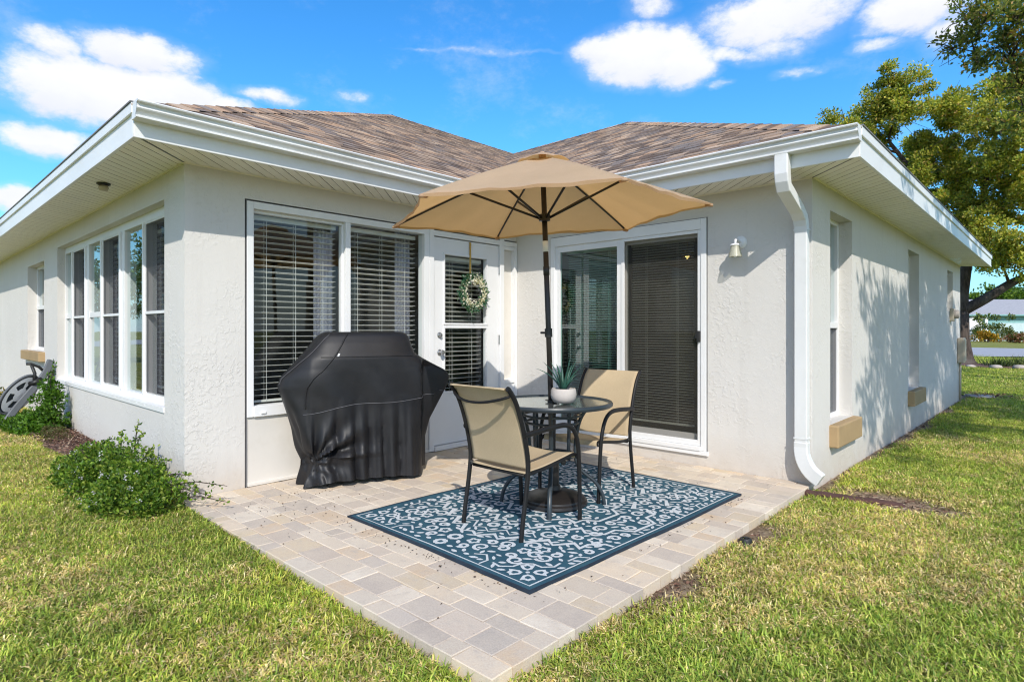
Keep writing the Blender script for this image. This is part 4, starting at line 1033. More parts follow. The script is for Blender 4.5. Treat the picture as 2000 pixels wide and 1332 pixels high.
# canopy: six gores with sagging cloth
m = MB(); NF, NS = 14, 12
for k in range(6):
    a0 = PH + k * math.pi / 3; a1 = a0 + math.pi / 3
    rows = []
    for i in range(NF + 1):
        f = .085 + (1 - .085) * i / NF; row = []
        for j in range(NS + 1):
            s_ = j / NS; edge = 4 * s_ * (1 - s_)
            p = Pp(RU * f, a0, rib_h(f)).lerp(Pp(RU * f, a1, rib_h(f)), s_)
            inn = edge * f ** 3 * .055       # edge curves in between the tips
            p = p - (p - up_ * p.dot(up_)).normalized() * inn - up_ * (edge * (f * (1 - f) * .10 - f ** 4 * .012))
            p = p + up_ * (.006 * math.sin(7 * s_ * math.pi + k) * f * f * edge)
            row.append(p)
        rows.append(row)
    m.ring(rows, close=False)
    rows2 = [rows[-1], [p - up_ * (.016 + .004 * math.sin(9 * j / NS + k)) * (1 if 0 < j < NS else .6) - (p - up_ * p.dot(up_)).normalized() * .006 for j, p in enumerate(rows[-1])]]
    m.ring(rows2, close=False)
cn = m.build('canopy', 'canopy', t, smooth=True, recalc=False, auto=32)
m = MB()
for k in range(6):
    a0 = PH + k * math.pi / 3; a1 = a0 + math.pi / 3; rows = []
    for i in range(6):
        f = .005 + .165 * i / 5; row = []
        for j in range(NS + 1):
            s_ = j / NS; e2 = 4 * s_ * (1 - s_)
            p = Pp(RU * f, a0, rib_h(f) + .030 - f * .09).lerp(Pp(RU * f, a1, rib_h(f) + .030 - f * .09), s_)
            row.append(p + up_ * (.018 * e2 * (f / .17)))
        rows.append(row)
    m.ring(rows, close=False)
m.build('vent_cap', 'canopy', t, smooth=True, recalc=False, auto=40)
m = MB(); m.tube([up_ * 2.40, up_ * 2.452, up_ * 2.462], [.03, .024, .008], 12); m.build('finial', 'canopy', t, smooth=True)

# ------------------------------------------------------------------ potted succulent
t = thing('potted_plant', 'spiky green succulent in a round off-white concrete pot on the table', 'potted plant', (2.165, -1.885, ZR + .7235))
m = MB(); m.lathe([(.05, 0), (.068, .006), (.083, .03), (.088, .055), (.085, .085), (.080, .098), (.074, .098), (.074, .085), (.001, .083)], n=40); m.build('pot', 'concrete', t, smooth=True, auto=40)
m = MB(); m.lathe([(.0735, .084), (.05, .09), (.001, .092)], n=24); m.build('soil', 'soil', t, smooth=True)
rl = random.Random(12)
for k in range(15):
    a = k * 2.399 + rl.uniform(-.2, .2); lean = .16 + .055 * k if k < 9 else .55 + .075 * (k - 8); L = rl.uniform(.15, .24) * (1.0 if k < 10 else 1.0)
    m = MB(); pts = []; rad = []
    for i in range(9):
        f = i / 8; th_ = lean * (.6 + .5 * f); r = .016 + L * math.sin(th_) * f; z = .09 + L * math.cos(th_) * f
        pts.append((r * math.cos(a), r * math.sin(a), z)); rad.append(.0125 * (1 - f) ** .75 * (1 if f > .05 else .8) + .0008)
    m.tube(pts, rad, 8, .55, (-math.sin(a), math.cos(a), 0)); m.build('succulent_leaf', 'succulent', t, smooth=True)

# ------------------------------------------------------------------ grill under its cover
GC = Vector((.395, -2.31, 0)); gu = Vector((.32, .947, 0)).normalized(); gn = Vector((.947, -.32, 0)).normalized()
t = thing('covered_grill', 'barbecue grill under a black fabric cover beside the window', 'covered grill', GC, math.atan2(gu.y, gu.x))
# local x = along length, local y = away from the viewer side (so front is -y)
def lerp_tab(tab, z):
    for (z0, v0), (z1, v1) in zip(tab, tab[1:]):
        if z <= z1: 
            f = (z - z0) / (z1 - z0); f = min(1, max(0, f)); return v0 + (v1 - v0) * f
    return tab[-1][1]
HL = [(0, .50), (.1, .495), (.2, .49), (.45, .555), (.65, .63), (.78, .675), (.85, .655), (.93, .58), (1.05, .47), (1.15, .395), (1.19, .355), (1.208, .31)]
HR = [(0, .50), (.3, .505), (.45, .56), (.6, .65), (.74, .735), (.82, .755), (.87, .72), (.93, .60), (.99, .475), (1.03, .41), (1.10, .385), (1.17, .365), (1.195, .345), (1.208, .31)]
HF = [(0, .235), (.3, .222), (.6, .222), (.8, .23), (.95, .235), (1.0, .235), (1.03, .225), (1.12, .185), (1.18, .15), (1.2, .125), (1.208, .11)]
HBk = [(0, .2), (.5, .205), (.9, .205), (1.05, .2), (1.15, .18), (1.2, .13), (1.208, .11)]
def gsurf(th, z, off=0.0):
    c, s = math.cos(th), math.sin(th)
    hx = lerp_tab(HR if c > 0 else HL, z); hy = lerp_tab(HF if s < 0 else HBk, z)
    low = max(0, min(1, (.95 - z) / .3)); pexp = 3.6 if z > .9 else 3.6 + 1.0 * low
    # shelf ends are narrower than the firebox
    x = hx * math.copysign(abs(c) ** (2 / pexp), c); y = hy * math.copysign(abs(s) ** (2 / pexp), s)
    if x > .43 and z < 1.0 and s < 0: y *= 1 - .70 * min(1, (x - .43) / .05) ** .8 * min(1, (1.0 - z) / .08)
    if x < -.46 and z < 1.0: y *= 1 - .34 * min(1, (-x - .46) / .2)
    fold = max(0, min(1, (.70 - z) / .55))
    top = max(0, min(1, (.92 - z) / .2))
    u = x * 1.0
    A = .029 * min(1, fold * 1.35)
    n1 = (abs(math.sin(x * 21 + 1.1 * math.sin(x * 7) + .7 * z)) ** .8 - .6) * 1.5 + (abs(math.sin(x * 39 + 1.1)) - .6) * .5 + math.sin(x * 9 - 1.5 + z) * .4
    kd = math.hypot(x + .43, z - .2); n1 += math.sin(math.atan2(z - .2, x + .43) * 11 + 2.2 * kd) * 1.1 * math.exp(-((kd - .22) / .2) ** 2) * (1 if z > .2 else 0)
    n2 = math.sin(y * 38 + 1 + z * 2) * .8 + math.sin(y * 71) * .3
    wx = abs(c) ** 4; 
    dy = A * n1 * (1 - wx) * (1 if s < 0 else .6); dx = A * n2 * wx * 1.3
    # sag of cloth between lid and shelf, soft dents above the seam
    dy += .010 * top * (1 - fold) * math.sin(x * 16 + z * 9) * (1 - wx)
    y += math.copysign(1, s) * dy; x += math.copysign(1, c) * dx
    # gathered knot at the lower left front corner
    kx, ky, kz = -.455, -.19, .165
    d2 = ((x - kx) / .14) ** 2 + ((y - ky) / .14) ** 2
    if d2 < 12:
        w = math.exp(-d2 * .55) * math.exp(-((z - kz) / .10) ** 2); x += (kx + .045 - x) * w * .75; y += (ky + .05 - y) * w * .75
        ang = math.atan2(z - kz, (x - kx) + (y - ky) * .3); dist = math.hypot(z - kz, math.hypot(x - kx, y - ky))
        ray_ = math.sin(ang * 9) * .013 * math.exp(-(dist - .12) ** 2 / .03) * (1 if z > kz else .6); y -= ray_ * (1 if s < .3 else 0)
    return Vector((x * (1 + off), y * (1 + off), z + .004))
def sq_th(t):
    """perimeter position 0..4 (front, right, back, left) -> angle, evenly spaced along the cloth"""
    t %= 4.0
    a, b = ((-1 + 2 * t, -1), (1, -1 + 2 * (t - 1)), (1 - 2 * (t - 2), 1), (-1, 1 - 2 * (t - 3)))[int(t)]
    return math.atan2(math.copysign(abs(b) ** 2.1, b), math.copysign(abs(a) ** 2.1, a)) % (2 * math.pi)
m = MB(); NTH = 340; zs = list(np.linspace(.0, .9, 46)) + list(np.linspace(.915, 1.208, 24)); rings = []
for z in zs:
    r_ = []
    for k in range(NTH):
        th = sq_th(4.0 * k / NTH)
        hem = (.018 + .016 * math.sin(3.1 * th + .6) + .02 * max(0, math.cos(th + .9))) if z < .3 else 0
        r_.append(gsurf(th, z) + Vector((0, 0, hem * (1 - z / .3) if z < .3 else 0)))
    rings.append(r_)
m.ring(rings, cap0=False, cap1=True)
cv = m.build('cover', 'cover', t, smooth=True, recalc=False, auto=60)
def seam(name, f, ths, rad=.0028, mat='stitch'):
    m = MB(); m.tube([gsurf(th, f(i / (len(ths) - 1)), .010) for i, th in enumerate(ths)], rad, 6); return m.build(name, mat, t, smooth=True)
per = lambda t0, t1, n: [sq_th(t) for t in np.linspace(t0, t1, n)]
seam('seam', lambda f: .575 + .085 * math.sin(f * 1.6) - .010 * math.sin(f * 12), per(.02, .99, 110))
seam('seam', lambda f: 1.012, per(.06, .97, 60), .0035, 'cover')
seam('seam', lambda f: .70 - .012 * math.sin(f * 7), per(1.05, 1.9, 40), .0024)
seam('seam', lambda f: .62 + .57 * f, [sq_th(.07 + .16 * f) for f in np.linspace(0, 1, 60)], .006, 'cover')
seam('seam', lambda f: .80 + .39 * f, [sq_th(3.7 + .28 * f) for f in np.linspace(0, 1, 50)], .0024)
m = MB(); p = gsurf(sq_th(.2), 1.035, .012); m.hexa([p + Vector(v) for v in ((-.008, -.004, -.03), (.006, -.004, -.03), (.006, .0, -.03), (-.008, 0, -.03), (.004, -.004, .005), (.018, -.004, .005), (.018, 0, .005), (.004, 0, .005))]); m.build('care_tag', 'sticker', t)

# ------------------------------------------------------------------ small things on the ground
t = thing('sprinkler_head', 'small black pop-up sprinkler head at the right patio edge', 'sprinkler', (3.262, -1.515, -.026))
m = MB(); m.lathe([(.036, -.09), (.036, -.005), (.032, .003), (.022, .005), (.02, .0), (.001, .0)], n=24); m.build('body', 'plastic_black', t, smooth=True, auto=35)
m = MB(); m.lathe([(.013, -.005), (.013, .011), (.001, .013)], n=16); m.build('nozzle', 'plastic_black', t, smooth=True, auto=35)
m = MB(); rt_ = random.Random(2)
pts = [(-.33 + .066 * k, rt_.uniform(-.006, .006), .0 + rt_.uniform(-.004, .004)) for k in range(11)]
m.rect_tube(pts, (0, 1, 0), .085, .05)
tm = m.build('landscape_timber', 'timber', None, bevel=.012); tm.location = (3.50, -.075, -.050); tm.rotation_euler = (R(4), R(2), R(16))
tag(tm, 'weathered red-brown timber edging lying in the grass below the downspout', 'timber')

# garden cart tipped against the left wall
t = thing('garden_cart', 'grey garden cart with white spoked wheel tipped up behind the left shrub', 'garden cart', (-4.45, -3.80, .0))
cy = lambda u, z: (0.0, u, z)
m = MB(); m.rect_tube(smooth_path([(.05, -.27, .10), (.03, -.19, .24), (.02, -.08, .40), (.0, .04, .56), (-.02, .13, .70), (-.03, .19, .86)]), (1, 0, 0), .05, .075); m.build('side_rail', 'cart_grey', t, bevel=.01)
m = MB(); m.rect_tube([(-.16, .20, .16), (-.16, .205, .50), (-.16, .21, .78)], (1, 0, 0), .04, .055); m.build('rear_rail', 'cart_grey', t, bevel=.008)
wc = Vector((-.03, -.115, .455)); du = Vector((0, .60, .80)).normalized(); dv = Vector((.45, -.72, .54)).normalized(); dw = du.cross(dv).normalized()
def ell(r0, r1, h): return [wc + du * (r0 * math.cos(a)) * 1.0 + dv * (r1 * math.sin(a)) + dw * h for a in np.linspace(0, 2 * math.pi, 33)]
m = MB(); m.tube(ell(.262, .150, -.01), .014, 8); m.poly(ell(.255, .145, -.03)[:-1]); wh = m.build('wheel', 'cart_grey', t, smooth=True, auto=30)
m = MB()
K = 64
for k in range(K):     # pressed white wheel disc with triangular openings
    a0, a1 = 2 * math.pi * k / K, 2 * math.pi * (k + 1) / K
    E2 = lambda f, a, h: wc + du * (.235 * f * math.cos(a)) + dv * (.130 * f * math.sin(a)) + dw * h
    spoke = (k % 13) < 5
    for f0, f1 in ((.0, .38), (.38, .74), (.74, 1.0)):
        if f0 == .38 and not spoke: continue
        m.poly([E2(f0, a0, .01 * (1 - f0)), E2(f1, a0, .01 * (1 - f1)), E2(f1, a1, .01 * (1 - f1)), E2(f0, a1, .01 * (1 - f0))])
m.build('rim', 'cart_white', wh, recalc=False)
m = MB(); m.tube([(0, .02, .60), (-.02, .03, .70), (-.03, .0, .80)], .018, 8); m.build('handle', 'plastic_black', t, smooth=True)
m = MB(); m.tube([(-.03, -.05, .82), (-.03, .0, .815), (-.03, .07, .78), (-.03, .12, .72)], .016, 8); m.build('grip', 'plastic_black', t, smooth=True)
m = MB(); m.tube([(.0, -.02, .58), (.05, .03, .60), (0, .08, .63)], .03, 8); m.build('hub_bracket', 'plastic_black', t, smooth=True)
for k in range(3):
    m = MB(); m.tube([(.0, -.25 + .03 * k, .12 + .02 * k), (-.02, -.20 + .03 * k, .30)], .008, 6); m.build('brace', 'cart_grey', t)
# ================================================================== VEGETATION
GREENS = np.array([(.075, .155, .016), (.12, .22, .022), (.21, .31, .035), (.045, .10, .013), (.28, .35, .055)])
def leaf_cloud(blobs, per_m, ln, wd, pal, wts, r, shell=.55, upb=.35):
    """blobs: (x,y,z,rx,ry,rz,n) -> rhombic leaves spread through each ellipsoid"""
    C_, D_, K_ = [], [], []
    for (x, y, z, rx, ry, rz, n) in blobs:
        d = r.normal(size=(n, 3)); d /= np.linalg.norm(d, axis=1, keepdims=True)
        rad = r.uniform(shell, 1.0, n) ** .7
        C_.append(np.array([x, y, z]) + d * rad[:, None] * np.array([rx, ry, rz])); D_.append(d * .8 + r.normal(size=(n, 3)) * .8 + np.array([0, 0, upb]))
        base = r.random(); k = r.choice(len(pal), n, p=wts); shade = r.uniform(.75, 1.2) * r.uniform(.8, 1.15, n)
        K_.append(np.array(pal)[k] * shade[:, None])
    cen = np.concatenate(C_); dr = np.concatenate(D_); col = np.concatenate(K_)
    return leaves(cen, dr, r.uniform(ln * .7, ln * 1.3, len(cen)), r.uniform(wd * .7, wd * 1.3, len(cen)), col, r)

def bush(name, label, loc, blobs, ln, wd, pal, wts, seed, flowers=None, stems=10, sprigs=()):
    r = np.random.default_rng(seed); t = thing(name, label, 'shrub', loc)
    v, f, c = leaf_cloud(blobs, 0, ln, wd, pal, wts, r); vs, fs, cs = [v], [f], [c]; off = len(v)
    m = MB(); rs = random.Random(seed)
    for k in range(stems):
        b = rs.choice(blobs); m.tube([(b[0] * .3, b[1] * .3, -.05), (b[0] * .7, b[1] * .7, b[2] * .6), (b[0] + rs.uniform(-1, 1) * b[3] * .6, b[1] + rs.uniform(-1, 1) * b[4] * .6, b[2] + b[5] * .6)], [.012, .008, .003], 5)
    for p0, p1, n in sprigs:   # long shoots with leaves along them
        p0 = np.array(p0); p1 = np.array(p1); m.tube([tuple(p0), tuple((p0 + p1) / 2 + np.array([0, 0, .03])), tuple(p1)], [.005, .004, .002], 5)
        tt = r.uniform(0.1, 1, n)[:, None]; cen = p0 + (p1 - p0) * tt + r.normal(0, .01, (n, 3)) + np.array([0, 0, .06]) * tt * (1 - tt)
        v2, f2, c2 = leaves(cen, r.normal(size=(n, 3)) + np.array([0, 0, .4]), r.uniform(ln * .7, ln * 1.2, n), r.uniform(wd * .7, wd * 1.2, n), np.array(pal)[r.integers(0, len(pal), n)], r)
        vs.append(v2); fs.append(f2 + off); cs.append(c2); off += len(v2)
    np_mesh('foliage', np.concatenate(vs), np.concatenate(fs), np.concatenate(cs), 'leaf', t)
    m.build('stem', 'bark', t)
    if flowers:
        n, size = flowers; fv = []; ff = []
        bl = [blobs[i] for i in r.integers(0, len(blobs), n)]
        cen = []
        for b in bl:
            d = r.normal(size=3); d[2] = abs(d[2]) * .8; d /= np.linalg.norm(d)
            if d[1] > .3: d[1] *= -1
            cen.append(np.array(b[:3]) + d * np.array(b[3:6]) * 1.0)
        cen = np.repeat(np.array(cen), 7, 0) + r.normal(0, size * .35, (n * 7, 3)); dr = r.normal(size=(n * 7, 3)) + np.array([0, -.5, .8])
        v3, f3, c3 = leaves(cen, dr, size * .6, size * .55, np.tile([(.66, .64, .72)], (n * 7, 1)), r); np_mesh('blossoms', v3, f3, c3, 'leaf', t)
    return t

rb_ = np.random.default_rng(31)
def mound(cx, cy, rx, ry, h, k, rr, n):
    out = []
    for _ in range(k):
        a = rb_.uniform(0, 2 * np.pi); q = math.sqrt(rb_.random()); x = q * math.cos(a); y = q * math.sin(a)
        z = h * (1 - .75 * (x * x + y * y)) * rb_.uniform(.25, 1.0)
        s = rr * rb_.uniform(.7, 1.25); out.append((cx + x * rx, cy + y * ry, z, s, s, s * .8, n))
    return out
bl = mound(.10, .0, .80, .26, .36, 56, .115, 210) + mound(.55, .07, .44, .22, .22, 22, .10, 170) + mound(-.4, -.06, .6, .24, .22, 22, .10, 170) + mound(.35, -.1, .5, .2, .14, 14, .09, 150)
bush('flowering_shrub', 'large leafy green shrub with tiny white blossoms at the corner of the patio', (-.62, -3.86, float(gz(-.62, -3.86))), bl, .028, .018, GREENS, [.22, .28, .22, .14, .14], 3, flowers=(60, .022), stems=24,
     sprigs=[((.25, .08, .30), (.27, .10, .52), 34), ((.25, .08, .30), (.33, .12, .45), 26), ((.7, .15, .12), (.98, .46, .11), 34), ((.7, .1, .10), (1.0, .36, .06), 34), ((.5, .12, .22), (.66, .2, .28), 26), ((-.1, .08, .30), (-.15, .10, .40), 24), ((.8, .15, .05), (1.12, .42, .03), 36), ((.38, .1, .26), (.48, .15, .35), 24), ((-.4, .08, .24), (-.46, .1, .32), 20), ((.6, .1, .15), (.8, .3, .18), 30)])
bl = mound(0, 0, .55, .20, .17, 24, .09, 140) + mound(.50, .10, .20, .10, .60, 16, .10, 130) + mound(.45, .02, .28, .18, .3, 14, .11, 130) + mound(-.55, -.05, .4, .18, .12, 12, .08, 120)
bush('green_shrub', 'bright green shrub growing up against the left wall by the cart', (-4.15, -3.86, float(gz(-4.1, -3.86))), bl, .040, .022, np.array([(.06, .15, .012), (.09, .20, .016), (.14, .26, .03), (.03, .08, .01)]), [.3, .35, .2, .15], 5, stems=18,
     sprigs=[((.45, .14, .6), (.42, .16, .80), 22), ((.52, .1, .55), (.56, .14, .76), 22), ((.4, .1, .5), (.32, .12, .70), 18)])
bl = mound(0, 0, .42, .10, .10, 16, .07, 70)
bush('ground_cover_plant', 'low brownish green plant at the edge of the mulch bed', (-3.25, -3.78, float(gz(-3.2, -3.8))), bl, .030, .012, np.array([(.14, .13, .05), (.17, .12, .075), (.09, .11, .03)]), [.4, .3, .3], 8, stems=6)
bl = mound(0, 0, .35, .28, .45, 14, .14, 110)
bush('yellow_shrub', 'yellow flowering shrub at the far left behind the cart', (-5.55, -4.12, .05), bl, .05, .026, np.array([(.36, .27, .03), (.16, .16, .03), (.09, .12, .03), (.30, .13, .03)]), [.4, .2, .25, .15], 9, stems=8)

# mulch bed along the left wall
m = MB(); xs = np.linspace(-5.2, .0, 40); yo = [-3.90 + .06 * math.sin(3 * x) + .03 * math.sin(7.3 * x + 1) + (.02 if x < -1 else 0) for x in xs]
for (xa, ya), (xb, yb) in zip(zip(xs, yo), zip(xs[1:], yo[1:])):
    m.poly([(xa, ya, float(gz(xa, ya)) + .004), (xb, yb, float(gz(xb, yb)) + .004), (xb, -LB + .01, float(gz(xb, -LB)) + .035), (xa, -LB + .01, float(gz(xa, -LB)) + .035)])
o = m.build('mulch_bed', 'mulch', recalc=False); tag(o, kind='structure')
n = 5200; r = np.random.default_rng(2); x = r.uniform(-5.0, -.05, n); y = -3.57 - np.abs(r.normal(0, .17, n)).clip(0, .36)
cen = np.stack([x, y, gz(x, y) + .03 + r.uniform(-.01, .02, n)], 1); dr = np.stack([r.normal(size=n), r.normal(size=n), r.normal(0, .35, n)], 1)
pal = np.array([(.16, .085, .06), (.10, .055, .042), (.22, .125, .09), (.30, .22, .16), (.07, .045, .04)])[r.integers(0, 5, n)]
v, f, c = leaves(cen, dr, r.uniform(.02, .055, n), r.uniform(.008, .016, n), pal, r)
tag(np_mesh('wood_chips', v, f, c, 'chip'), 'red-brown bark chips covering the bed along the left wall', 'wood chips', kind='stuff')

# dry leaf litter: scattered on the patio
n = 420; r = np.random.default_rng(6); x = r.uniform(.1, 3.1, n); y = r.uniform(-3.5, -.05, n)
k = r.random(n) < .45; x = np.where(k, np.abs(r.normal(0, .55, n)) + .4, x).clip(.05, 3.1); y = np.where(k, -3.05 + r.normal(0, .28, n), y).clip(-3.55, -.03)
k3 = r.random(n) < .3; y = np.where(k3, -3.05 + r.normal(0, .03, n) - .02 * (x - 2), y); x = np.where(k3, r.uniform(1.25, 2.95, n), x); k4 = r.random(n) < .12; x = np.where(k4, 2.925 + np.abs(r.normal(0, .03, n)), x); y = np.where(k4, r.uniform(-3, -.6, n), y)
k2 = (np.abs(x - 2.07) < .84) & (np.abs(y + 1.83) < 1.185); keep = ~k2
x, y = x[keep], y[keep]; n = len(x)
cen = np.stack([x, y, np.full(n, .004)], 1); dr = np.stack([r.normal(size=n), r.normal(size=n), r.uniform(0, .25, n)], 1)
v, f, c = leaves(cen, dr, r.uniform(.007, .020, n), r.uniform(.004, .009, n), np.array([(.09, .055, .035), (.05, .035, .025), (.16, .10, .06)])[r.integers(0, 3, n)], r)
tag(np_mesh('leaf_litter', v, f, c, 'chip'), 'scattered dry brown leaf bits lying on the pavers', 'leaf litter', kind='stuff')

# bits of bark and soil along the bare strips by the wall and patio edge
n = 2600; r = np.random.default_rng(16); x = np.concatenate([LC + np.abs(r.normal(0, .10, 1300)) + .01, 3.75 + r.normal(0, .28, 700), LC + .02 + np.abs(r.normal(0, .12, 600))])
y = np.concatenate([r.uniform(.05, 9, 1300), .08 + r.normal(0, .13, 700), np.where(r.random(600) < .55, r.normal(-2.35, .22, 600), r.normal(-1.35, .18, 600))])
cen = np.stack([x, y, gz(x, y) + r.uniform(-.004, .012, n)], 1); dr = np.stack([r.normal(size=n), r.normal(size=n), r.normal(0, .25, n)], 1)
v, f, c = leaves(cen, dr, r.uniform(.012, .05, n), r.uniform(.005, .016, n), np.array([(.20, .11, .075), (.13, .075, .05), (.34, .24, .16), (.42, .33, .24), (.09, .06, .045)])[r.integers(0, 5, n)], r)
tag(np_mesh('soil_debris', v, f, c, 'chip'), 'brown bark and soil bits scattered along the bare lawn edges', 'debris', kind='stuff')

# ------------------------------------------------------------------ lawn blades
def build_grass():
    r = np.random.default_rng(77); P = []; scl = []
    cam = np.array(CAM)
    bands = [(-1.0, 1.0, 5000, 1.3), (1.0, 2.6, 15000, 1.0), (2.6, 4.0, 13500, 1.0), (4.0, 6.0, 10000, 1.12), (6.0, 9.0, 5600, 1.3), (9, 14, 2600, 1.7), (14, 22, 900, 2.5), (22, 30, 330, 3.6)]
    for w0, w1, den, sc in bands:
        mg = 1.6 if w1 < 7 else .8
        hw = 1.02 * w1 + mg; n = int(den * (w1 - w0) * 2 * hw)
        w = r.uniform(w0, w1, n); l = r.uniform(-hw, hw, n)
        ok = np.abs(l) < np.maximum(1.02 * w, 0) + mg; w, l = w[ok], l[ok]
        p = cam + FW * w[:, None] + RT * l[:, None]; x, y = p[:, 0], p[:, 1]
        house_ = ((x < .0) & (y > -LB - .02)) | ((x < LC + .01) & (y > -.0) & (y < 9.03)); pat = (x > -.0) & (x < LC + .012) & (y > -3.622) & (y < .02)
        bed = (x < -.05) & (x > -5.2) & (y > -3.90 + .05 * np.sin(3 * x) + (fbm(x, y, .2) - .5) * .12)
        far = (y > 9.0) & (x < LC) & (w < 14)
        circ = ((x - 2.2) ** 2 + (y - 23.0) ** 2 < 1.6)
        ok = ~(house_ | pat | bed | circ)
        dd = dirt(x, y); ok &= r.random(len(x)) > dd * 1.15
        thin = fbm(x, y, .16); ok &= r.random(len(x)) < np.clip(.45 + thin * 1.2, 0, 1)
        x, y = x[ok], y[ok]; P.append(np.stack([x, y], 1)); scl.append(np.full(len(x), sc))
    P = np.concatenate(P); s = np.concatenate(scl); x, y = P[:, 0], P[:, 1]; n = len(x)
    L = r.uniform(.022, .052, n) * (.75 + .25 * s); W = r.uniform(.0036, .0066, n) * s
    edge = np.minimum(np.abs(y + 3.62) + 9 * (x > LC), np.abs(x - LC) + 9 * (y < -3.7)); 
    L *= np.where((edge < .09), 1.15, 1.0)
    big = fbm(x, y, 1.5); mid = fbm(x + 40, y, .42); fine_ = r.random(n)
    left = np.clip((1.6 - x - .55 * (y + 5)) / 2.5, 0, 1)
    tuft_ = fbm(x + 3, y + 17, .09); dry = np.clip((big - .52) * 3.2 + (mid - .5) * 2.2 + (tuft_ - .5) * 2.0 + .26 + .36 * left, 0, 1) * np.clip(1.25 - .06 * np.maximum(0, y), .25, 1)
    d2 = dirt(x, y); dry = np.clip(dry + d2 * 1.2, 0, 1)
    # greener fringe beside the patio edge on the left
    fr = np.exp(-np.maximum(0, -3.62 - y) / .28) * (x < LC) * (x > -.2); dry = np.clip(dry - .45 * fr, 0, 1)
    isdry = fine_ < np.clip(.10 + .32 * left + dry * .60, 0, .85)
    g1 = np.array([(.28, .40, .055), (.39, .49, .075), (.47, .53, .10), (.18, .29, .04), (.54, .54, .13)]); d1 = np.array([(.88, .70, .32), (.74, .57, .26), (.95, .80, .46), (.56, .41, .20), (.74, .62, .24)])
    yel = np.clip((fbm(x - 20, y + 13, .8) - .45) * 2.5, 0, 1)[:, None]
    col = np.where(isdry[:, None], d1[r.integers(0, 5, n)], g1[r.integers(0, 5, n)] * (1 + yel * np.array([.26, .16, .0]))) * (r.uniform(.62, 1.22, n) * (.62 + .76 * fbm(x + 7, y - 11, .10)) * (.80 + .4 * fbm(x - 31, y + 5, .33)))[:, None]
    az = r.uniform(0, 2 * np.pi, n); lean = np.where(isdry, r.uniform(1.0, 1.75, n), r.uniform(.5, 1.65, n))
    h = np.stack([np.cos(az), np.sin(az), np.zeros(n)], 1); b = np.stack([x, y, gz(x, y) - .004 + r.uniform(0, .012, n)], 1)
    up = np.array([0, 0, 1.0]); dir1 = h * np.sin(lean * .6)[:, None] + up * np.cos(lean * .6)[:, None]; dir2 = h * np.sin(np.minimum(lean * 1.35, 1.75))[:, None] + up * np.cos(np.minimum(lean * 1.35, 1.75))[:, None]
    side = np.stack([-np.sin(az), np.cos(az), r.normal(0, .25, n)], 1) * (W / 2)[:, None]
    mid_ = b + dir1 * (L * .55)[:, None]; tip = mid_ + dir2 * (L * .5)[:, None]
    v = np.stack([b - side * .8, b + side * .8, mid_ + side, mid_ - side, tip], 1).reshape(-1, 3)
    i = np.arange(n)[:, None] * 5
    q = i + np.array([[0, 1, 2, 3]]); tr = i + np.array([[3, 2, 4]])
    o = np_mesh('grass', v, [q, tr], np.repeat(col, 5, 0), 'grass')
    tag(o, 'short green and straw coloured lawn grass around the patio and house', 'grass', kind='stuff')
    print('grass blades', n)
build_grass()

# ------------------------------------------------------------------ trees
def tree(name, label, base, fork, limbs, clusters, trunk_r, leaf_n, ln, wd, pal, wts, seed, clump=.34, flare=1.9, group=None):
    """limbs: polylines from the fork; clusters: (x,y,z,r). All in world coordinates."""
    r = np.random.default_rng(seed); rs = random.Random(seed); b = Vector(base); t = thing(name, label, 'tree', base, group=group)
    loc = lambda p: Vector(p) - b
    m = MB(); f = loc(fork); mid = f * .5 + Vector((rs.uniform(-.1, .1), rs.uniform(-.1, .1), 0))
    m.tube([Vector((0, 0, -.15)), Vector((0, 0, .0)), f * .12, f * .3, mid, f], [trunk_r * flare * 1.15, trunk_r * flare, trunk_r * 1.35, trunk_r * 1.1, trunk_r, trunk_r * .95], 14)
    m.build('trunk', 'bark', t, smooth=True)
    m = MB(); nodes = [(f, trunk_r * .7)]
    for pl, r0, r1 in limbs:
        pts = smooth_path([f] + [loc(p) for p in pl], 5); n = len(pts)
        rad = [r0 + (r1 - r0) * i / (n - 1) for i in range(n)]; m.tube(pts, rad, 10); nodes += list(zip(pts[3:], rad[3:]))
    for (x, y, z, cr_) in sorted(clusters, key=lambda c: (Vector(c[:3]) - Vector(fork)).length):
        p = loc((x, y, z)); q, qr = min(nodes, key=lambda nd: (nd[0] - p).length + (1.2 if nd[0].z > p.z else 0)); d = p - q
        if d.length < .05: continue
        jit = Vector((rs.uniform(-1, 1), rs.uniform(-1, 1), rs.uniform(-.2, .8))) * d.length * .10
        pts = smooth_path([q, q + d * .5 + jit, p], 5); r0 = min(qr * .75, .02 + .022 * d.length + cr_ * .015); n = len(pts)
        rad = [r0 + (.014 - r0) * i / (n - 1) for i in range(n)]; m.tube(pts, rad, 7); nodes += list(zip(pts[4:], rad[4:]))
        for _ in range(7):
            e = p + Vector((rs.gauss(0, 1), rs.gauss(0, 1), rs.gauss(0, .8))) * cr_ * .55; m.tube([p - d.normalized() * cr_ * .3, (p + e) / 2 + Vector((0, 0, .05)), e], [.014, .009, .004], 5)
    m.build('branches', 'bark', t, smooth=True)
    blobs = []; vol = sum(c[3] ** 2 for c in clusters)
    for (x, y, z, cr_) in clusters:
        k = max(5, int(15 * cr_ ** 1.2)); n_c = leaf_n * cr_ ** 2 / vol
        for _ in range(k):
            d = r.normal(size=3); d /= np.linalg.norm(d); q = r.random() ** .5 * cr_ * .95; s = clump * r.uniform(.55, 1.25)
            c = np.array([x, y, z]) - np.array(base) + d * q * np.array([1, 1, .85]); blobs.append((*c, s, s, s * .7, max(4, int(n_c / k))))
    v, ff, c = leaf_cloud(blobs, 0, ln, wd, pal, wts, r, shell=.15); np_mesh('crown', v, ff, c, 'leaf', t)
    return t
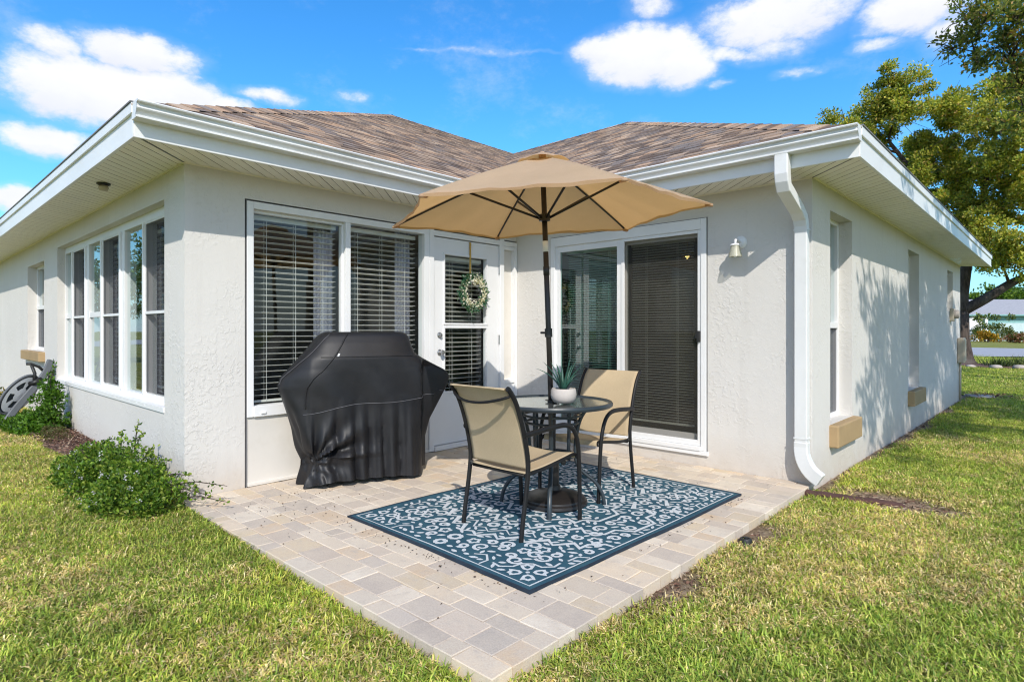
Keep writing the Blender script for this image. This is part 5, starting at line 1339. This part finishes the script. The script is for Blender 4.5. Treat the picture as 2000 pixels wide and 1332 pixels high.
YG = np.array([(.53, .51, .07), (.38, .42, .06), (.24, .32, .045), (.11, .17, .03), (.62, .54, .11), (.56, .38, .11)])
cl1 = [(-1.6, 20.5, 9.2, .95), (-2.0, 21.5, 8.6, .7), (-1.3, 21.0, 8.3, .9), (-.58, 21.5, 9.9, 1.0), (.0, 21.2, 10.6, .85), (-.1, 21.5, 9.3, 1.0), (.34, 21.0, 9.7, .9), (-.9, 22.0, 8.6, .8), (1.45, 22.0, 9.5, 1.1), (1.2, 23, 8.4, 1.2),
       (2.26, 21.4, 8.6, 1.1), (.4, 23.8, 8.2, 1.2), (2.9, 22.0, 7.2, 1.2), (1.6, 23.5, 6.6, 1.2), (3.0, 23.4, 5.6, 1.2), (3.5, 21.2, 7.6, 1.2), (.06, 24.8, 7.6, 1.2), (2.4, 22.9, 4.1, .8), (3.6, 21.8, 4.3, .9), (2.7, 23.2, 9.7, 1.1), (4.4, 22.5, 6.2, 1.3), (4.6, 22.3, 8.6, 1.4), (1.9, 24.2, 7.6, 1.2), (.8, 24.0, 6.4, 1.0), (3.9, 24.5, 10.6, 1.4), (5.6, 23.5, 7.4, 1.4), (2.0, 22.3, 5.4, .9), (3.0, 22.2, 3.6, .6), (4.6, 23.4, 4.6, .9), (5.4, 24.8, 10, 1.3), (1.0, 22.4, 7.4, .9), (2.2, 24.6, 3.9, .6), (1.7, 22.5, 4.5, .8), (3.9, 22.6, 3.5, .7), (1.2, 22.2, 5.7, .9), (2.7, 22.0, 4.6, .9), (3.3, 22.8, 6.6, 1.1)]
tree('oak_tree', 'tall spreading tree with yellow-green foliage and forked trunk beyond the right wall', (1.80, 23.5, -.12), (1.74, 23.45, 1.95),
     [([(1.72, 23.5, 3.0), (1.85, 23.6, 4.2), (1.2, 23.4, 5.6), (.4, 22.6, 7.2), (-.4, 21.9, 8.6)], .24, .06), ([(2.5, 23.6, 2.45), (3.3, 23.8, 3.05), (4.3, 23.9, 3.5), (5.2, 24, 4.6)], .21, .07), ([(1.95, 23.5, 3.9), (2.3, 23.2, 5.6), (2.6, 22.9, 7.4), (2.9, 22.9, 9.0)], .16, .05)],
     cl1, .235, 135000, .115, .065, YG, [.27, .25, .2, .12, .1, .06], 41, clump=.38)
DK_SHADE = np.array([(.14, .19, .03), (.22, .26, .04), (.08, .12, .025), (.40, .36, .07), (.45, .26, .09)])  # leaf colours darkened to stand for a shaded, backlit branch
cl3 = [(3.0, 11.2, 8.1, .55), (3.5, 10.9, 7.9, .6), (3.2, 11.3, 7.3, .5), (3.9, 10.6, 6.9, .7), (4.0, 10.1, 7.4, .7), (3.95, 10.8, 6.3, .55), (3.75, 11.0, 6.9, .5), (2.75, 11.4, 7.6, .4), (4.1, 11.4, 5.7, .6), (4.6, 11, 7.6, .9), (5.2, 11.6, 8.2, 1.0), (5.4, 11.4, 6.6, 1.0), (6.2, 12, 8.8, 1.2), (6.6, 12, 7, 1.2), (7.6, 12.6, 9, 1.3), (7.4, 11.6, 7.4, 1.2), (8.6, 13, 8, 1.3), (8.4, 14, 9.4, 1.3), (4.5, 12, 6.0, .8), (3.5, 11.9, 8.9, .6), (4.4, 11.8, 9, .8), (3.3, 10.9, 6.85, .35)]
tree('shade_tree', 'darker leafy tree whose branch reaches into the top right of the view', (8.0, 13.2, -.12), (7.9, 13.1, 2.6),
     [([(7.2, 12.6, 4.6), (6.2, 12.0, 6.0), (5.0, 11.4, 6.9), (4.0, 10.9, 7.2)], .2, .05), ([(8.2, 13.2, 5), (8.3, 13.4, 8)], .2, .07)],
     cl3, .26, 26000, .10, .055, DK_SHADE, [.3, .25, .22, .15, .08], 43, clump=.30)
cl2 = [(6.95, -1.25, 5.5, .6), (7.0, -1.4, 4.4, .5), (7.6, .2, 5.2, .9), (8.0, -.6, 6.0, .9), (7.0, -.4, 4.9, .8), (7.3, 3.9, 5.1, .9), (8.4, 4.6, 5.0, .9), (7.8, 1.6, 5.2, .8), (6.5, -.6, 4.6, .6), (6.6, .2, 5.2, .8), (7.0, 1.0, 5.6, .9), (6.6, 1.8, 5.0, .8), (7.4, 2.2, 6.2, 1.0), (7.0, 3.2, 5.6, .9), (8.0, 1.2, 6.6, 1.0), (8.6, 2.6, 6.8, 1.1), (7.6, 4.2, 6.2, .9), (8.8, 3.8, 6.0, 1.0), (8.6, .2, 5.8, .9), (9.6, 1.8, 6.0, 1.0), (9.8, 3.2, 5.4, 1.0), (8.0, 5.0, 5.4, .8), (9.2, 5.0, 6.2, .9), (9.6, .4, 5.0, .8), (7.0, 4.8, 4.8, .7), (6.6, 2.8, 4.6, .6), (10.4, 3.6, 5.2, .8), (10.3, 2.4, 6.4, .9), (6.2, .9, 4.3, .4), (6.3, 3.8, 5.0, .5)]
tree('yard_tree', 'leafy yard tree right of the view shading the right wall and lawn', (8.9, 2.3, -.12), (8.8, 2.3, 2.4),
     [([(8.0, 1.8, 3.8), (7.3, 1.4, 5.0)], .14, .05), ([(8.9, 2.6, 4.2), (8.7, 2.8, 6.0)], .14, .05), ([(9.4, 3.0, 3.8), (9.7, 3.2, 5.0)], .12, .05), ([(8.2, 3.2, 3.8), (7.8, 4.0, 5.4)], .12, .05)],
     cl2, .19, 30000, .11, .06, YG, [.27, .25, .2, .12, .1, .06], 47, clump=.24)
# trees standing out in the yard to the left and behind the viewer, seen in the window reflections
rt2 = random.Random(5)
for i, (bx, by, hh, lab) in enumerate([(-19.0, -10.5, 5.2, 'round green tree far out in the left yard, taller of two'), (-25.0, -8.6, 4.4, 'round green tree far out in the left yard, shorter of two')]):
    cl = [(bx + rt2.uniform(-1.8, 1.8), by + rt2.uniform(-1.8, 1.8), hh * rt2.uniform(.45, 1.0), rt2.uniform(.7, 1.1)) for _ in range(18)]
    tree('round_tree', lab, (bx, by, .0), (bx, by, 1.5), [([(bx + .2, by, 2.4), (bx, by + .2, 3.4)], .12, .04)], cl, .14, 7000, .16, .09, GREENS, [.3, .3, .15, .2, .05], 60 + i, clump=.4, group='round trees in the left yard')

# plants round the big tree
def tuft(name, label, loc, n, h, sp, pal, seed, wd=.03, cat='plant'):
    r = np.random.default_rng(seed); t = thing(name, label, cat, loc)
    cen = np.stack([r.normal(0, sp, n), r.normal(0, sp, n), np.zeros(n)], 1); dr = np.stack([r.normal(0, .55, n), r.normal(0, .55, n), np.ones(n)], 1)
    v, f, c = leaves(cen, dr, r.uniform(h * .6, h * 1.2, n), wd, np.array(pal)[r.integers(0, len(pal), n)], r); np_mesh('foliage', v, f, c, 'leaf', t)
    m = MB(); m.lathe([(sp * 1.6, -.05), (sp * 1.3, .02), (.001, .05)], n=12); m.build('root_mound', 'mulch', t, smooth=True)
    return t
tuft('strappy_plant', 'dark strappy plant in the ring below the tall tree, left of two', (2.95, 22.1, -.1), 160, .38, .16, [(.05, .09, .02), (.08, .12, .03), (.03, .05, .015)], 3)
tuft('strappy_plant', 'pale green strappy plant in the ring below the tall tree, right of two', (3.55, 22.5, -.1), 160, .45, .2, [(.11, .15, .04), (.16, .19, .06), (.05, .08, .02)], 4)
m = MB(); m.lathe([(1.75, -.02), (1.5, .03), (.6, .07), (.3, .08)], (2.4, 22.9, -.1), 40, False, False); tag(m.build('mulch_ring', 'mulch', smooth=True), kind='structure')
rs = random.Random(8)
for k, (x, y, s, lab) in enumerate([(2.2, 21.3, .16, 'pale stone edging the tree ring, leftmost of three'), (2.9, 21.4, .2, 'pale stone edging the tree ring, middle of three'), (3.5, 21.7, .22, 'pale stone edging the tree ring, largest and rightmost of three')]):
    m = MB(); m.lathe([(.001, -.5), (.8, -.4), (1.0, 0), (.75, .4), (.3, .52), (.001, .55)], n=9); m.v = [(a * s * rs.uniform(.85, 1.15), b * s * 1.1 * rs.uniform(.85, 1.1), c * s * .8) for a, b, c in m.v]
    o = m.build('stone', 'stone', smooth=True); o.location = (x, y, -.06); tag(o, lab, 'stone', 'stones around the tree ring')
t = thing('splash_block', 'pale flat splash stone and chips at the far corner of the right wall', 'stone', (3.42, 9.9, -.12))
m = MB(); m.lathe([(.24, 0), (.27, .03), (.24, .05), (.001, .055)], n=11); m.build('slab', 'stone', t, smooth=True, auto=40)
r = np.random.default_rng(12); n = 160; cen = np.stack([r.normal(.05, .28, n), r.normal(.1, .3, n), r.uniform(.03, .06, n)], 1); v, f, c = leaves(cen, r.normal(size=(n, 3)) * np.array([1, 1, .3]), .07, .03, np.array([(.22, .13, .08), (.35, .25, .17), (.12, .08, .06)])[r.integers(0, 3, n)], r); np_mesh('chips', v, f, c, 'chip', t)

# ------------------------------------------------------------------ across the road
def at(w, rr_, z=None):
    p = np.array(CAM) + FW * w + RT * rr_; return (p[0], p[1], float(gz(p[0], p[1])) if z is None else z)
YAW = math.atan2(RT[1], RT[0])
nb = thing('neighbour_house', 'low teal house with grey roof across the road', 'house', at(66, 57.5, -.1), YAW)
m = MB(); m.box(-7.5, 11, 0, 9, 0, 3.0); m.build('wall', 'teal_wall', nb)
m = MB(); z0, z1 = 3.0, 4.95
for q in ([(-8.1, -.6, z0), (11.6, -.6, z0), (8, 4.5, z1), (-4.2, 4.5, z1)], [(11.6, -.6, z0), (11.6, 9.6, z0), (8, 4.5, z1)], [(11.6, 9.6, z0), (-8.1, 9.6, z0), (-4.2, 4.5, z1), (8, 4.5, z1)], [(-8.1, 9.6, z0), (-8.1, -.6, z0), (-4.2, 4.5, z1)], [(-8.1, -.6, z0 - .01), (-8.1, 9.6, z0 - .01), (11.6, 9.6, z0 - .01), (11.6, -.6, z0 - .01)]): m.poly(q)
m.build('roof', 'grey_roof', nb)
m = MB(); m.box(-8.1, 11.6, -.64, -.6, 2.88, 3.02); m.build('fascia', 'teal_wall', nb)
m = MB(); m.box(-3.4, -.4, -.05, -.002, 0, 2.1); m.build('garage_door', 'teal_light', nb)
m = MB(); m.box(2.2, 4.6, -.05, -.002, .9, 2.1); m.build('window', 'gap', nb)
m = MB(); m.box(-6.6, -6.3, -.4, -.1, 0, 2.9); m.box(-5.2, -4.9, -.4, -.1, 0, 2.9); m.build('post', 'trim', nb)
def far_bush(label, w, rr_, h, sp, pal, seed, name='garden_bush'):
    r = np.random.default_rng(seed); p = at(w, rr_); t = thing(name, label, 'shrub', p)
    bl = [(r.normal(0, sp), r.normal(0, sp * .5), h * r.uniform(.2, .85), .35, .35, .3, 60) for _ in range(16)]
    v, f, c = leaf_cloud(bl, 0, .22, .14, np.array(pal), np.full(len(pal), 1 / len(pal)), r, shell=.2); np_mesh('foliage', v, f, c, 'leaf', t)
    m = MB(); m.tube([(0, 0, -.1), (0, 0, h * .4)], [.08, .05], 6); m.build('stem', 'bark', t)
far_bush('mass of yellow flowers in front of the house across the road', 58, 46.5, 1.0, .8, [(.55, .33, .02), (.5, .27, .02), (.12, .16, .03), (.35, .2, .03)], 1, 'yellow_flowers')
far_bush('rusty red shrub right of the yellow flowers across the road', 58, 49.6, .9, .9, [(.25, .10, .05), (.35, .2, .12), (.1, .14, .03)], 2)
far_bush('bright green shrub beside the pale garage door across the road', 59, 57.8, 2.0, .9, [(.12, .2, .03), (.2, .27, .05), (.08, .13, .02)], 3)
far_bush('small palm-like green shrub left of the house across the road', 60, 47.8, 3.0, .9, [(.12, .18, .04), (.2, .23, .07), (.08, .11, .03)], 4)
far_bush('low olive shrub by the posts of the house across the road', 61, 52.0, 1.7, .8, [(.1, .14, .03), (.18, .2, .06)], 5)
wp = thing('white_garden_wall', 'short white garden wall behind the yellow flowers across the road', 'wall', at(62, 47.5), YAW)
m = MB(); m.box(-1.2, 1.6, 0, .2, 0, 2.3); m.box(-.2, .0, -.06, 0, 0, 2.1); m.build('wall', 'trim', wp); m = MB(); m.box(-1.28, 1.68, -.06, .26, 2.3, 2.4); m.build('coping', 'trim', wp)
for i, (w, rr_, hh, lab) in enumerate([(98, 79, 7.6, 'distant green tree over the grey roof, left of three'), (102, 87, 8.2, 'distant green tree over the grey roof, middle of three'), (104, 97, 9.0, 'distant green tree over the grey roof, right of three'), ]):
    bx, by, _ = at(w, rr_); rt2 = random.Random(i + 90)
    cl = [(bx + rt2.uniform(-3, 3), by + rt2.uniform(-3, 3), hh * rt2.uniform(.55, 1.0), rt2.uniform(1.0, 1.6)) for _ in range(14)]
    tree('distant_tree', lab, (bx, by, -.1), (bx, by, 2.5), [([(bx + .2, by, 4), (bx, by + .2, 5)], .2, .06)], cl, .25, 3500, .5, .3, GREENS, [.3, .3, .15, .2, .05], 80 + i, clump=.8, group='distant trees behind the far house')

# ================================================================== SKY, SUN, CAMERA
def build_world():
    w = bpy.data.worlds.new('World'); scene.world = w; w.use_nodes = True; t = w.node_tree; t.nodes.clear()
    N = lambda ty, **k: (lambda nd: ([setattr(nd, a, b) for a, b in k.items()], nd)[1])(t.nodes.new(ty))
    L = t.links.new
    def mt(op, a, b=None, c=None, clamp=False):
        nd = N('ShaderNodeMath', operation=op, use_clamp=clamp)
        for i, v in enumerate((a, b, c)):
            if v is None: continue
            if isinstance(v, (int, float)): nd.inputs[i].default_value = v
            else: L(v, nd.inputs[i])
        return nd.outputs[0]
    def mix(fac, a, b, blend='MIX'):
        nd = N('ShaderNodeMix', data_type='RGBA', blend_type=blend)
        for i, v in ((0, fac), (6, a), (7, b)):
            if isinstance(v, (int, float)): nd.inputs[i].default_value = v
            elif isinstance(v, tuple): nd.inputs[i].default_value = v + (1,)
            else: L(v, nd.inputs[i])
        return nd.outputs[2]
    sky = N('ShaderNodeTexSky', sky_type='NISHITA'); sky.sun_disc = False
    sky.sun_elevation = math.asin(SUN.z); sky.sun_rotation = math.atan2(SUN.x, SUN.y); sky.altitude = 10; sky.air_density = 1.0; sky.dust_density = 0.6; sky.ozone_density = 2.2
    hs = N('ShaderNodeHueSaturation'); hs.inputs['Saturation'].default_value = SKY_SAT; hs.inputs['Value'].default_value = SKY_VAL; hs.inputs['Hue'].default_value = SKY_HUE; L(sky.outputs[0], hs.inputs['Color'])
    tc = N('ShaderNodeTexCoord'); d = tc.outputs['Generated']
    def dot(v):
        nd = N('ShaderNodeVectorMath', operation='DOT_PRODUCT'); L(d, nd.inputs[0]); nd.inputs[1].default_value = v; return nd.outputs['Value']
    a = mt('ARCTAN2', dot(tuple(RT)), dot(tuple(FW))); e = mt('ARCSINE', dot((0, 0, 1)))
    def nz(sc, det, rough, off=0):
        mp = N('ShaderNodeMapping'); mp.inputs['Scale'].default_value = (1, 1, 1.7); mp.inputs['Location'].default_value = (off, off, off); L(d, mp.inputs[0])
        n = N('ShaderNodeTexNoise'); n.inputs['Scale'].default_value = sc; n.inputs['Detail'].default_value = det; n.inputs['Roughness'].default_value = rough; L(mp.outputs[0], n.inputs['Vector']); return n.outputs[0]
    a2 = mt('ADD', a, mt('MULTIPLY', mt('SUBTRACT', nz(14, 4, .6, 3.1), .5), .05)); e2 = mt('ADD', e, mt('MULTIPLY', mt('SUBTRACT', nz(14, 4, .6, 7.7), .5), .03))
    blobs = [(-0.657,0.365,0.043,0.019,.8),(-0.562,0.375,0.078,0.026,1),(-0.610,0.317,0.112,0.048,1.1),(-0.517,0.330,0.070,0.034,1),(-0.668,0.245,0.052,0.022,.9),(-0.694,0.167,0.030,0.020,.9),(-0.389,0.349,0.050,0.014,.8),(-0.457,0.322,0.050,0.018,.8),
             (0.216,0.423,0.098,0.045,1.15),(0.277,0.408,0.058,0.036,1.1),(0.162,0.434,0.062,0.026,.9),(0.344,0.413,0.041,0.012,.7),(0.422,0.447,0.125,0.040,.85),(0.407,0.410,0.060,0.018,.65),(0.598,0.424,0.072,0.034,1.0),(0.549,0.390,0.030,0.010,.6),(0.229,0.488,0.040,0.018,.6),(0.450,0.373,0.034,0.007,.45),(-0.261,0.362,0.026,0.009,.4),(0.332,0.373,0.023,0.006,.4),(0.633,0.386,0.036,0.024,.6),(-.04,.437,.11,.0035,.32),
             (2.2,.45,.3,.09,.8),(-2.1,.5,.35,.1,.8),(3.0,.35,.3,.06,.7),(1.3,.6,.25,.1,.7),(-1.5,.34,.22,.05,.8)]
    def field(dz):
        m = None; e3 = mt('ADD', e2, dz) if dz else e2
        for (ai, ei, sa, se, k) in blobs:
            x = mt('DIVIDE', mt('SUBTRACT', a2, ai), sa); y = mt('DIVIDE', mt('SUBTRACT', e3, ei), se)
            q = mt('MULTIPLY_ADD', mt('SUBTRACT', 1.0, mt('ADD', mt('MULTIPLY', x, x), mt('MULTIPLY', y, y))), k, (k - 1) * .42)
            m = q if m is None else mt('MAXIMUM', m, q)
        return mt('MAXIMUM', m, -.8)
    m = field(0); m2 = field(.012)
    n1 = nz(26, 9, .66, 1.3); dens = mt('ADD', m, mt('MULTIPLY', mt('SUBTRACT', n1, .5), 1.5))
    mr = N('ShaderNodeMapRange', interpolation_type='SMOOTHSTEP'); mr.inputs['From Min'].default_value = -.20; mr.inputs['From Max'].default_value = .68; L(dens, mr.inputs['Value'])
    shade = N('ShaderNodeMapRange'); shade.inputs['From Min'].default_value = .3; shade.inputs['From Max'].default_value = .75; L(nz(9, 5, .6, 5.5), shade.inputs['Value'])
    under = mt('MULTIPLY_ADD', mt('SUBTRACT', m2, m), .55, .12, clamp=True); cc = mix(mt('MULTIPLY', mt('ADD', under, mt('MULTIPLY', shade.outputs[0], .35)), 1.0, clamp=True), (9.7, 9.7, 9.9), (6.6, 7.0, 8.1))
    fr = N('ShaderNodeMapRange', interpolation_type='SMOOTHSTEP'); fr.inputs['From Min'].default_value = -.05; fr.inputs['From Max'].default_value = .55; L(dot(tuple(FW)), fr.inputs['Value']); tint = mix(1.0, hs.outputs[0], mix(fr.outputs[0], SKY_BACK_FILL, SKY_TINT), 'MULTIPLY'); haze = mt('POWER', 2.718, mt('MULTIPLY', mt('MAXIMUM', e, 0.0), -16.0)); haze2 = mt('POWER', 2.718, mt('MULTIPLY', mt('MAXIMUM', e, 0.0), -5.5)); tint = mix(mt('ADD', mt('MULTIPLY', haze, .45), mt('MULTIPLY', haze2, .42)), tint, (6.2, 7.7, 9.2)); veil = N('ShaderNodeMapRange', interpolation_type='SMOOTHSTEP'); veil.inputs['From Min'].default_value = .50; veil.inputs['From Max'].default_value = .82; L(nz(5.5, 9, .68, 21.3), veil.inputs['Value'])
    near = N('ShaderNodeMapRange', interpolation_type='SMOOTHSTEP'); near.inputs['From Min'].default_value = -.8; near.inputs['From Max'].default_value = .3; L(m, near.inputs['Value'])
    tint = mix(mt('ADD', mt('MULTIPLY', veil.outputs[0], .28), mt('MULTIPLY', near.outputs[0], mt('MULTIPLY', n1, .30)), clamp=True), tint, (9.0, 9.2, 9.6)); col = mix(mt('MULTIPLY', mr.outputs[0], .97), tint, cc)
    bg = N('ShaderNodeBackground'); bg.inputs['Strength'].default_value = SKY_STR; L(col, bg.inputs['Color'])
    out = N('ShaderNodeOutputWorld'); L(bg.outputs[0], out.inputs[0])
    w.cycles.sampling_method = 'MANUAL'; w.cycles.sample_map_resolution = 512
SKY_SAT, SKY_VAL, SKY_HUE, SKY_STR, SUN_STR = 1.25, 1.0, 0.5, 0.11, 4.25
SKY_TINT = (.74, 1.95, 2.42); SKY_BACK_FILL = (1.78, 1.88, 1.98)  # unseen sky behind the camera tinted and brightened apart, as fill for shaded walls
build_world()
sl = bpy.data.lights.new('sun', 'SUN'); sl.energy = SUN_STR; sl.angle = R(.53); sl.color = (1.0, .945, .855)
so = bpy.data.objects.new('sun', sl); COL.objects.link(so); so.rotation_euler = SUN.to_track_quat('Z', 'Y').to_euler(); so.location = (8, -10, 12)

cam = bpy.data.cameras.new('camera'); cam.sensor_width = 36.0; cam.lens = 36.0 * 1159.44 / 2000; cam.shift_y = -(666 - 644.52) / 2000; cam.clip_start = .05; cam.clip_end = 3000
co = bpy.data.objects.new('camera', cam); COL.objects.link(co); co.location = CAM
co.rotation_euler = Vector((FW[0], FW[1], 0)).to_track_quat('-Z', 'Y').to_euler(); scene.camera = co

scene.view_settings.view_transform = 'Standard'; scene.view_settings.look = 'None'; scene.view_settings.exposure = 0; scene.view_settings.gamma = 1
scene.render.engine = 'CYCLES'
cy_ = scene.cycles; cy_.filter_width = 1.15; cy_.max_bounces = 10; cy_.diffuse_bounces = 4; cy_.glossy_bounces = 4; cy_.transmission_bounces = 6; cy_.transparent_max_bounces = 16
cy_.use_denoising = True; cy_.denoiser = 'OPENIMAGEDENOISE'; cy_.sample_clamp_indirect = 6; cy_.caustics_reflective = False; cy_.caustics_refractive = False
cy_.use_adaptive_sampling = True; cy_.adaptive_threshold = .015
